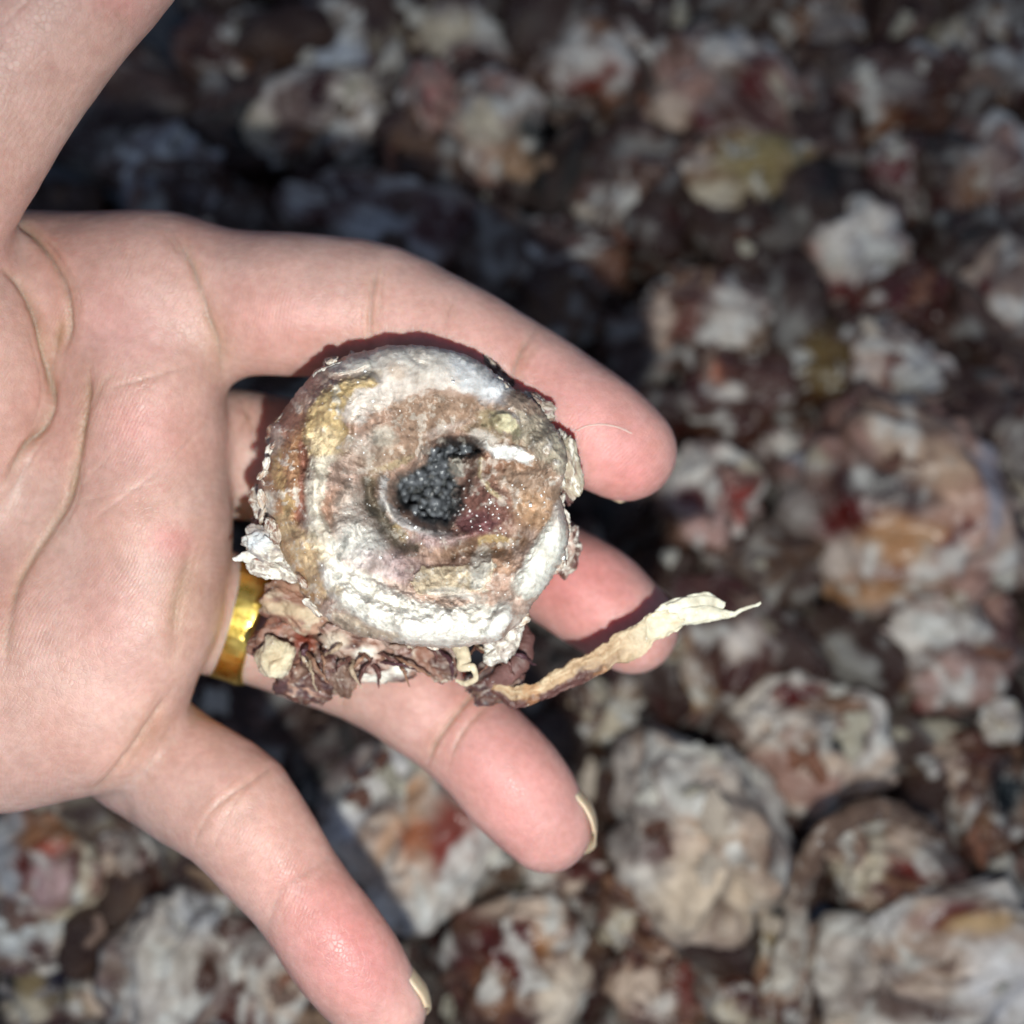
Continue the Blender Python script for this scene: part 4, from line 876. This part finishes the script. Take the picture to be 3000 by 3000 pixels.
    it = [E(965, 850, 560, 520, tissue, 0, 1, .15), PG(TANTOP, 22, tan, .95), E(1500, 760, 190, 230, tan, -20, .95, .35), E(760, 560, 150, 130, tuple(tissue), 0, .7, .5),
          PG(PEARL, 14, pearl, 1), E(960, 190, 260, 70, white, 4, .5, .5), E(1270, 270, 190, 70, bluew, 30, .75, .5), E(740, 360, 90, 60, pearl, -30, .9, .3), E(620, 400, 60, 80, pearl, 20, .8, .3), E(870, 230, 60, 40, (.6, .44, .33, .4), 30, .5, .5),
          E(640, 640, 140, 90, (.56, .50, .46, .2), 0, .75, .6), E(800, 560, 60, 40, (.62, .60, .54, .1), 10, .7, .5), E(600, 800, 110, 130, (.48, .35, .30, .4), 0, .8, .4), E(560, 900, 60, 90, (.42, .24, .17, .6), 0, .8, .4),
          E(330, 720, 120, 330, (.38, .21, .12, .5), 8, 1, .25), LN([(270, 640), (290, 800), (330, 900)], 40, (.52, .36, .18, .5), .8), LN([(400, 590), (410, 740), (400, 880), (380, 960)], 30, (.20, .06, .06, .6), .6), E(300, 460, 90, 110, (.28, .14, .12, .5), 20, .8, .4), E(410, 310, 80, 60, (.30, .17, .15, .5), -30, .8, .4), E(250, 560, 50, 90, (.52, .46, .42, .2), 0, .7, .5), E(210, 880, 50, 60, W_, 0, .8, .4),
          PG(YELLOW, 12, yel, 1), E(500, 580, 80, 70, cream, 0, .7, .4), E(640, 205, 115, 30, white, -8, 1, .18), E(700, 260, 100, 26, sand, -15, .5, .5),
          PG(RIDGE, 14, (.74, .68, .58, .2), 1), E(450, 1120, 40, 110, cream, -20, .7, .4),
          E(370, 1170, 90, 200, (.60, .44, .27, .35), -28, .95, .25), LN([(300, 1080), (370, 1210), (430, 1330), (480, 1390)], 26, (.42, .24, .11, .5), .8),
          E(700, 1080, 150, 130, (.66, .65, .62, .2), 20, .95, .45), E(640, 940, 90, 110, (.68, .66, .62, .2), 0, .6, .5), E(700, 1100, 50, 34, grey, 0, .7, .6), E(600, 1060, 26, 40, (.2, .2, .2, .3), 0, .5, .6),
          LN([(720, 780), (750, 900), (810, 1010), (880, 1080), (960, 1110)], 44, (.10, .085, .06, .4), .85), LN([(860, 1000), (900, 1050)], 26, (.34, .27, .12, .4), .7), E(800, 660, 120, 60, (.26, .18, .12, .45), -15, .6, .6), E(760, 760, 60, 50, (.2, .15, .1, .4), 0, .6, .6),
          LN([(800, 760), (795, 880), (870, 970), (1000, 1020), (1100, 1040)], 34, (.42, .41, .42, .25), .95), E(1100, 1070, 200, 40, mauve, 5, .8, .4), E(820, 1200, 170, 70, (.50, .40, .41, .4), 12, .7, .5), E(900, 1170, 110, 60, mauve, 20, .6, .5),
          E(1270, 900, 160, 150, (.20, .085, .075, .55), 20, .85, .4), E(1240, 980, 100, 50, (.14, .05, .065, .55), 10, .7, .5), E(1330, 700, 70, 90, brn, 0, .7, .4), E(1470, 650, 90, 60, (.30, .15, .08, .5), 0, .6, .5), E(1530, 900, 90, 90, (.44, .27, .16, .5), 0, .7, .5),
          E(1300, 1090, 220, 42, (.19, .11, .06, .5), -10, .75, .4), LN([(1270, 1075), (1350, 1050), (1420, 1060)], 20, yel, .8), E(1380, 1160, 90, 60, (.36, .21, .13, .5), 10, .7, .4),
          E(1580, 480, 150, 200, (.36, .32, .26, .25), -28, .9, .25), E(1480, 390, 90, 50, (.27, .19, .15, .4), 20, .8, .3), E(1390, 480, 75, 55, (.52, .48, .33, .15), 10, 1, .2), E(1310, 470, 60, 40, olive, 10, .7, .4), E(1690, 640, 70, 130, (.46, .42, .34, .2), -15, .9, .25), E(1300, 540, 120, 30, olive, 12, .5, .5),
          PG(CHALK, 10, (.76, .78, .79, .15), 1), E(1290, 570, 80, 30, (.62, .60, .58, .15), 16, .7, .35), E(1080, 520, 110, 26, (.56, .48, .45, .3), -20, .6, .4),
          PG(HOLE, 12, (.12, .132, .145, .95), 1), E(905, 845, 48, 72, dk, 20, 1, .25), E(1160, 850, 24, 60, dk, 10, .9, .4), E(1050, 900, 80, 80, (.24, .25, .27, .8), 0, .75, .6), E(960, 740, 90, 26, (.2, .2, .21, .7), -12, .6, .5), E(1150, 585, 120, 36, (.04, .022, .018, .5), 0, .8, .3), E(1000, 860, 90, 70, (.085, .092, .10, .6), 0, .7, .5),
          E(1160, 690, 50, 50, (.36, .35, .32, .2), 10, .95, .2), LN([(1275, 660), (1275, 740), (1320, 810), (1385, 870)], 18, (.48, .40, .26, .3), .9), LN([(1190, 640), (1220, 720), (1230, 820)], 34, (.10, .045, .035, .5), .8), E(860, 680, 120, 20, (.40, .34, .20, .3), -18, .5, .5),
          PG(LOBE, 10, (.72, .72, .67, .5), 1), E(1660, 960, 36, 70, pearl, -5, .8, .3), E(1490, 1260, 60, 80, (.74, .74, .69, .4), 25, .8, .3),
          PG(BEIGE, 6, sand, .95), E(1270, 1200, 50, 90, (.60, .58, .54, .2), 12, .8, .25), E(1130, 1330, 130, 30, (.62, .60, .56, .2), 4, .7, .3),
          E(1040, 1400, 240, 60, (.52, .38, .31, .35), 8, .8, .35), E(820, 1300, 160, 36, (.62, .50, .44, .3), 18, .8, .3), E(640, 1260, 130, 60, white, 25, .9, .3),
          PG(WRIM, 16, (.78, .76, .71, .2), 1), LN([(560, 1440), (700, 1510), (860, 1545)], 34, (.58, .48, .38, .3), .9), LN([(860, 1560), (1000, 1580), (1180, 1575)], 20, (.64, .62, .58, .4), .7), E(560, 1310, 36, 26, cream, 0, .6, .4), E(1370, 1470, 70, 120, (.78, .78, .75, .3), 25, .95, .18), E(1240, 1440, 60, 60, white, 0, .8, .3)]
    col = paint(col, Xw.ravel() + 14 * n3, Yw.ravel() + 14 * n2, it, nz, 0.75)
    hm = (1 - sstep(-8, 8, poly_sd(Xw.ravel(), Yw.ravel(), HOLE)))[:, None]; hv = fbm(np.stack([Xf / 26, Yf / 26, n1], -1), 4, 91, .65)[:, None]
    col[:, :3] *= 1 - hm * .2 + hm * np.clip(1.6 * hv, -.6, 1.6)
    saltm = sstep(.18, .5, n2 + .5 * n3 + .15 * n1) * (1 - smooth_.ravel()) * (0.30 + .35 * crust.ravel())
    dark_hole = 1 - sstep(.8, 1.05, ell(Xf, Yf, 1005, 820, 210, 170, 10)); saltm = saltm * (1 - .75 * dark_hole)
    col = col * (1 - saltm[:, None]) + np.array(white) * saltm[:, None]
    mot = fbm(np.stack([Xf / 34, Yf / 34, 0 * Xf], -1), 4, 47, .65); col[:, :3] *= (1 + .45 * mot * (1 - .8 * smooth_.ravel()))[:, None]
    darkm = sstep(.25, .6, -n2 - .3 * n3) * (1 - smooth_.ravel()) * .45
    col[:, :3] *= (1 - darkm)[:, None]
    col[:, :3] *= .90
    bk = back.ravel(); mb = sstep(-.3, .3, fbm(V * 300, 4, 61))[:, None]
    flank = np.array([.30, .15, .11, .5]) * (1 - mb) + np.array([.50, .36, .26, .3]) * mb
    wb = (bk * sstep(0, .35, b.ravel()))[:, None]
    col = col * (1 - wb) + flank * wb
    V[bk] += (0.0012 * fbm(V[bk] * 260, 4, 66)[:, None]) * np.stack([np.cos(TH).ravel()[bk], -np.sin(TH).ravel()[bk], 0 * TH.ravel()[bk]], -1) * sstep(0, .3, b.ravel()[bk])[:, None]
    F = grid_faces(nth, ns, True)
    me = new_mesh('body', V, F[:, ::-1], col)
    root = bpy.data.objects.new('salted_lump', None); COL.objects.link(root)
    root.location = PS(*c1(*BC), 15.2); root.empty_display_size = 0.01
    tag(root, 'round salt-crusted dried lump with a dark crystal-filled hollow, held in the hand', 'dried meat')
    link('body', me, M_BODY, root)
    return root, V, col, nth, ns, TH, S, SF
ROOT, BV, BCOL, NTH, NS, BTH, BS, BSF = build_body()

def part_lump(name, x, y, rx, ry, rot, d, base, items, seed, rz=None, sub=5, rough_amp=1.0, salt=.5, folds=1.0, label=None):
    sx, sy = c1(x, y); k = d * CM / 3000 * .5952
    c = PS(sx, sy, d)
    V, F, col = lump_mesh(name, c, (rx * k, ry * k, (rz or min(rx, ry)) * k), -rot, base, [], seed, sub, folds, mode='body', salt_white=salt, rough_amp=rough_amp)
    if items:
        X, Y, _ = to_px(V); X = (X - 650) / .5952; Y = (Y - 950) / .5952
        col = paint(col, X, Y, items, fbm(V * 500, 4, seed), .5)
    o = link(name, new_mesh(name, V, F, col), M_BODY, ROOT)
    if label: o['label'] = label
    return o
def part_tube(name, pts, ds, rad, base, seed, flat=1.0, n=18, m=70, amp=.00025, tint=None, label=None):
    p = spline(np.array([PS(*c1(x, y), d) for (x, y), d in zip(pts, ds)]), m)
    r = np.interp(np.linspace(0, 1, m), np.linspace(0, 1, len(rad)), rad) * 12.9 * CM / 3000 * .5952
    V, F, s, a = tube(p, np.stack([r, r * flat], -1), n)
    V = V + amp * np.stack([fbm(V * 600 + i, 4, seed + i, .6) for i in (0, 20, 40)], -1)
    col = np.tile(np.asarray(base, float), (len(V), 1)); g = fbm(V * 420, 4, seed, .6)
    col[:, :3] *= (1 + .35 * g)[:, None]
    if tint is not None: col = tint(col, s, a, V)
    o = link(name, new_mesh(name, V, F, col), M_BODY, ROOT)
    if label: o['label'] = label
    return o

dkbr = (.11, .052, .042, .5); fl = (.25, .125, .09, .5); purp = (.075, .038, .042, .5)
part_lump('muscle_flap', 365, 1385, 165, 105, 22, 14.0, (fl, (.42, .26, .19, .4), (.5, .4, .3, .3)), [E(330, 1300, 120, 40, (.30, .15, .10, .6), 30, .7), E(300, 1400, 130, 34, (.55, .44, .30, .3), 12, .8)], 301, rz=70)
part_lump('muscle_flap', 300, 1560, 130, 120, 0, 14.1, (dkbr, fl, (.3, .12, .08, .6)), [E(400, 1560, 50, 60, (.22, .05, .03, .8))], 302, rz=80)
part_lump('tube_end', 270, 1635, 84, 88, 0, 13.75, (CR, C_, CR), [E(270, 1640, 80, 80, (.64, .56, .40, .3)), E(262, 1640, 34, 30, (.54, .44, .30, .3))], 303, rz=70, folds=.8, label='cream cut end of a dried tube')
part_lump('dark_tissue', 430, 1740, 150, 100, 20, 14.2, (purp, dkbr, (.36, .22, .17, .3)), [], 304, rz=90, rough_amp=2.2, salt=.35)
part_lump('dark_tissue', 540, 1690, 120, 110, 0, 14.2, (dkbr, (.36, .23, .18, .3), purp), [], 305, rz=90, rough_amp=2.2, salt=.4)
part_lump('connective_tissue', 680, 1590, 180, 100, 12, 13.95, (fl, P_, dkbr), [E(700, 1620, 50, 30, W_), E(560, 1560, 60, 40, C_)], 306, rz=80, rough_amp=2.2, salt=.35)
part_lump('connective_tissue', 830, 1660, 170, 80, -8, 14.1, (purp, P_, fl), [E(880, 1700, 50, 40, W_), E(740, 1640, 100, 22, (.09, .03, .045, .6), -15, .8), E(760, 1740, 70, 30, W_)], 307, rz=70, rough_amp=2.4, salt=.3)
part_lump('connective_tissue', 1060, 1640, 140, 95, 20, 14.1, (fl, dkbr, C_), [], 308, rz=70, rough_amp=1.5, salt=.35)
part_tube('tissue_loop', [(1160, 1560), (1190, 1640), (1185, 1690), (1235, 1690), (1250, 1740), (1200, 1770), (1150, 1755)], [13.7, 13.6, 13.55, 13.5, 13.55, 13.6, 13.7], [46, 38, 26, 16, 14, 16, 8], (.66, .57, .42, .3), 309, .6)
part_lump('dark_tissue', 1350, 1770, 120, 90, -20, 14.2, (dkbr, (.10, .09, .10, .4), purp), [], 310, rz=80, rough_amp=1.8, salt=.4)
part_tube('muscle_band', [(1465, 1460), (1495, 1560), (1470, 1660), (1390, 1730), (1290, 1800)], [14.2, 14.0, 13.9, 13.95, 14.1], [30, 46, 56, 60, 40], (.16, .08, .075, .5), 311, .7, amp=.0006)
part_lump('salt_flake', 1370, 1590, 85, 70, -30, 13.55, (W_, W_, G_), [], 312, rz=40, rough_amp=1.8)
part_lump('salt_flake', 1425, 1520, 50, 80, 10, 13.6, (W_, (.7, .66, .6, .2), W_), [], 313, rz=40, rough_amp=1.6)
part_lump('fat_flap', 205, 1085, 95, 62, 25, 13.3, (W_, BL, W_), [E(190, 1070, 60, 40, (.66, .70, .74, .6))], 314, rz=50, folds=1.2, rough_amp=1.6)
part_lump('fat_flap', 215, 1195, 80, 46, 14, 13.35, ((.66, .6, .56, .3), W_, W_), [E(190, 1150, 30, 12, (.3, .07, .05, .6))], 315, rz=40, folds=1.2, rough_amp=1.6)
part_lump('fat_flap', 310, 1220, 70, 34, 40, 13.4, (W_, G_, W_), [], 319, rz=30)
part_tube('fat_flap', [(190, 1130), (120, 1145), (60, 1160)], [13.35, 13.3, 13.3], [40, 30, 7], (.72, .70, .66, .2), 316, .5, amp=.0005)
part_lump('membrane', 1700, 1110, 60, 110, 15, 13.9, (dkbr, P_, W_), [], 317, rz=30, rough_amp=1.6)
part_lump('membrane', 1690, 840, 40, 60, 0, 13.9, (purp, dkbr, purp), [], 318, rz=30)
part_lump('membrane', 1330, 215, 130, 44, 38, 13.75, (M_, (.42, .37, .32, .2), dkbr), [], 320, rz=34, rough_amp=2.0)
part_lump('membrane', 1540, 400, 95, 55, 35, 13.35, ((.42, .38, .32, .2), M_, W_), [], 321, rz=34, rough_amp=1.8)
part_lump('membrane', 1700, 690, 62, 120, -12, 13.2, ((.46, .42, .33, .2), (.36, .31, .24, .2), W_), [], 322, rz=34, rough_amp=2.0)
part_lump('membrane', 300, 540, 70, 90, 12, 13.7, ((.40, .28, .22, .3), W_, fl), [], 323, rz=30, rough_amp=2.0)
part_lump('membrane', 200, 880, 60, 70, 12, 13.6, (W_, fl, W_), [], 324, rz=34, rough_amp=2.0)
part_lump('membrane', 210, 990, 60, 36, 30, 13.9, (dkbr, (.3, .1, .07, .6), W_), [], 325, rz=30, rough_amp=1.5)
part_lump('salt_flake', 620, 215, 118, 34, -9, 12.98, (W_, W_, W_), [], 326, rz=22, rough_amp=1.4, folds=.6)

for j in range(26):
    x0 = rng.uniform(330, 1380); y0 = rng.uniform(1560, 1660); L_ = rng.uniform(90, 230); a_ = rng.uniform(.2, 2.4)
    pts_ = [(x0, y0), (x0 + L_ * .5 * math.cos(a_) + rng.uniform(-25, 25), y0 + L_ * .35 * math.sin(a_)), (x0 + L_ * math.cos(a_), y0 + L_ * .75 * math.sin(a_) + rng.uniform(-10, 30))]
    part_tube('tissue_fibre', pts_, [13.85, 13.6, 13.75 + rng.uniform(0, .2)], [8, rng.uniform(5, 13), 3], [(.13, .06, .055, .5), (.28, .16, .11, .4), (.08, .036, .048, .5), (.44, .34, .25, .3), (.16, .08, .06, .4)][j % 5], 500 + j * 7, .6, 8, 26, .0005)

# ragged crumbs of crust along the edge
OP = spline(np.array(OUT + OUT[:1], float), 400)
for j in range(60):
    x_, y_ = OP[rng.integers(0, 400)]; f_ = rng.uniform(.95, 1.0); a_ = math.degrees(math.atan2(y_ - BC[1], x_ - BC[0])) + 90 + rng.uniform(-35, 35)
    w_ = rng.uniform(16, 44)
    bs_ = [(W_, (.66, .62, .56, .2), W_), ((.52, .46, .40, .2), fl, W_), (W_, (.5, .38, .28, .3), (.6, .56, .5, .2))][j % 3]
    part_lump('crust_crumb', BC[0] + (x_ - BC[0]) * f_, BC[1] + (y_ - BC[1]) * f_, w_, w_ * rng.uniform(.35, .7), a_, rng.uniform(12.95, 13.45), bs_, [], 700 + 11 * j, rz=w_ * .4, sub=3, rough_amp=2.2, folds=1.3)

# the long torn strip hanging from the lump over the middle fingertip
def build_strip():
    pts = [(1330, 1790), (1440, 1835), (1560, 1810), (1700, 1740), (1850, 1655), (2000, 1580), (2120, 1500), (2230, 1450), (2330, 1430)]
    ds = [14.0, 13.9, 13.8, 13.75, 13.7, 13.7, 13.65, 13.6, 13.6]
    m = 200; p = spline(np.array([PS(*c1(x, y), d) for (x, y), d in zip(pts, ds)]), m)
    t = np.linspace(0, 1, m)
    r = np.interp(t, [0, .08, .25, .5, .68, .85, 1], [28, 46, 54, 64, 68, 60, 24]) * 13.7 * CM / 3000 * .5952
    V, F, s, a = tube(p, np.stack([r, r * .42], -1), 36)
    fib = fbm(np.stack([s * 9, np.cos(a) * 5, np.sin(a) * 5], -1), 4, 401, .6)
    V = V + .0008 * np.stack([fbm(V * 420 + i, 4, 400 + i, .6) for i in (0, 20, 40)], -1) + .0004 * fib[:, None] * np.array([.3, .3, 1])
    X, Y, _ = to_px(V)
    col = np.tile(np.array([.46, .32, .20, .4]), (len(V), 1))
    k1 = sstep(.55, .8, s)[:, None]; col = col * (1 - k1) + np.array([.68, .63, .49, .45]) * k1
    k2 = (sstep(-.1, .35, fib) * .8)[:, None]; col = col * (1 - k2) + np.array([.64, .52, .36, .3]) * k2
    up = np.cos(a)                                      # which edge of the strip
    k3 = (sstep(-.1, .3, up + .6 * fib) * sstep(.62, .42, s))[:, None]; col = col * (1 - k3) + np.array([.11, .05, .045, .5]) * k3
    k4 = (sstep(.2, .5, fbm(V * 380, 4, 410)) * .6 * sstep(.7, .5, s))[:, None]; col = col * (1 - k4) + np.array([.44, .22, .10, .6]) * k4
    st = link('tissue_strip', new_mesh('tissue_strip', V, F, col), M_BODY, ROOT); st['label'] = 'long torn tan strip with a frayed pale end'
    ends = [([(2250, 1440), (2370, 1420), (2450, 1425), (2520, 1395), (2622, 1395)], [44, 38, 24, 13, 9, 7]), ([(2200, 1420), (2300, 1385), (2400, 1372), (2470, 1385)], [40, 44, 36, 20]), ([(2230, 1400), (2310, 1355), (2390, 1345), (2450, 1362)], [26, 28, 22, 8]),
            ([(2150, 1430), (2230, 1375), (2290, 1350)], [30, 26, 9]), ([(2280, 1455), (2400, 1440), (2500, 1425)], [30, 24, 10])]
    for j in range(6):
        x0 = rng.uniform(2080, 2240); y0 = 1500 - (x0 - 2080) * .42 + rng.uniform(-45, 45); l = rng.uniform(120, 240)
        ends.append(([(x0, y0), (x0 + l * .5, y0 - l * .2 + rng.uniform(-12, 12)), (x0 + l, y0 - l * .3 + rng.uniform(-22, 22))], [24, rng.uniform(12, 22), 4]))
    ends[0][0][3:] = [(2520, 1425), (2590, 1392), (2655, 1372)]
    for j, (pp, rr) in enumerate(ends):
        p2 = spline(np.array([PS(*c1(x, y), 13.55 + .03 * j) for x, y in pp]), 50)
        r2 = np.interp(np.linspace(0, 1, 50), np.linspace(0, 1, len(rr)), rr) * 13.7 * CM / 3000 * .5952
        V, F, s, a = tube(p2, np.stack([r2, r2 * .25 + .0001], -1), 16)
        V = V + .0003 * np.stack([fbm(V * 500 + i, 3, 430 + i + j, .6) for i in (0, 20, 40)], -1)
        col = np.tile(np.array([.70, .67, .55, .5]), (len(V), 1)); col[:, :3] *= (1 + .25 * fbm(V * 500, 3, 440 + j))[:, None]
        link('frayed_fibre', new_mesh('frayed_fibre', V, F, col), M_BODY, st)
build_strip()

# loose salt crystals on the lump: one part
def build_salt():
    me_n = len(BV)
    sel = []
    front = np.where(BS.ravel() < BSF * 0.995)[0]
    X, Y, _ = to_px(BV[:me_n]); X = (X - 650) / .5952; Y = (Y - 950) / .5952
    rho = BS.ravel() / BSF
    cl = fbm(np.stack([X / 120, Y / 120, 0 * X], -1), 3, 90)
    wgt = np.where(rho < 1, np.clip(rho, .02, 1) * np.clip(.35 + 1.6 * cl, .03, 2), 0)
    wgt *= .25; wgt += np.where(rho < 1, .9 * rho * np.exp(-ell(X, Y, 1300, 930, 240, 170) ** 2) + 1.3 * rho * np.exp(-ell(X, Y, 1060, 900, 160, 130) ** 2), 0)
    wgt = wgt / wgt.sum()
    pick = rng.choice(me_n, 170, p=wgt)
    Vs, Fs = [], []
    cube = np.array([[x, y, z] for x in (-1, 1) for y in (-1, 1) for z in (-1, 1)], float)
    cf = np.array([[0, 1, 3, 2], [4, 6, 7, 5], [0, 4, 5, 1], [2, 3, 7, 6], [0, 2, 6, 4], [1, 5, 7, 3]])
    for k, i in enumerate(pick):
        s = float(np.clip(rng.lognormal(-9.6, .5), .00003, .00030))
        q = cube * (1 + .35 * rng.uniform(-1, 1, (8, 3))) * np.array([1, rng.uniform(.5, 1.3), rng.uniform(.4, .9)]) * s
        A = rng.normal(0, 1, (3, 3)); Q, _ = np.linalg.qr(A)
        Vs.append(q @ Q + BV[i] + np.array([0, 0, s * .5])); Fs.append(cf + 8 * k)
    # glossy dark grains lying in the hollow
    ins = np.where((poly_sd(X, Y, HOLE) < -6) & (rho < .8))[0]
    pk = rng.choice(ins, 110, p=(lambda w: w / w.sum())(rho[ins])); Vd, Fd = [], []
    for k, i in enumerate(pk):
        s_ = rng.uniform(.00022, .00075); q = cube * (1 + .4 * rng.uniform(-1, 1, (8, 3))) * np.array([1, rng.uniform(.5, 1.2), rng.uniform(.4, .9)]) * s_
        Q, _ = np.linalg.qr(rng.normal(0, 1, (3, 3))); Vd.append(q @ Q + BV[i] + np.array([0, 0, s_ * .3])); Fd.append(cf + 8 * k)
    dc = link('dark_grains', new_mesh('dark_grains', np.vstack(Vd), np.vstack(Fd), smooth=False), M_CHUNK, ROOT); dc['kind'] = 'stuff'
    o = link('salt_crystals', new_mesh('salt_crystals', np.vstack(Vs), np.vstack(Fs), smooth=False), M_SALT, ROOT); o['kind'] = 'stuff'
build_salt()

# a fine fibre stuck to the index fingertip
def build_fibre():
    dg = bpy.context.evaluated_depsgraph_get(); dg.update()
    hand = bpy.data.objects['hand']; pts = []
    for x, y in spline(np.array([(1690, 1262), (1720, 1248), (1765, 1244), (1810, 1252), (1850, 1270)], float), 24):
        o0 = Vector((0, 0, CAM_H)); dr = (Vector(PS(x, y, 14.0)) - o0).normalized()
        hit, loc, nor, fi = hand.ray_cast(o0, dr)
        if hit: pts.append(np.array(loc) + np.array(nor) * 0.00012)
    if len(pts) < 5: return
    p = np.array(pts); V, F, s, a = tube(p, np.full(len(p), .00009), 6); c = p[len(p) // 2]
    tag(link('fibre', new_mesh('fibre', V - c, F), M_FIBRE, loc=c), 'fine pale curved fibre stuck to the tip of the index finger', 'fibre')
build_fibre()

# leave out packed lumps and scraps that nothing shows of, from here or from a step aside
def prune():
    dg = bpy.context.evaluated_depsgraph_get(); dg.update(); seen = set()
    for ox, oy in ((0, 0), (.05, 0), (-.05, 0), (0, .05), (0, -.05)):
        o0 = Vector((ox, oy, CAM_H))
        for j in range(170):
            for i in range(170):
                t = Vector(PS((i + .5) / 170 * 3400 - 200, (j + .5) / 170 * 3400 - 200, 24.0)) - o0
                hit, loc, nor, fi, ob, _ = sc.ray_cast(dg, o0, t.normalized())
                if hit: seen.add(ob.name)
    for o in list(sc.objects):
        if o.name.split('.')[0] in ('packed_lump', 'tissue_scrap') and o.name not in seen: bpy.data.objects.remove(o)
prune()
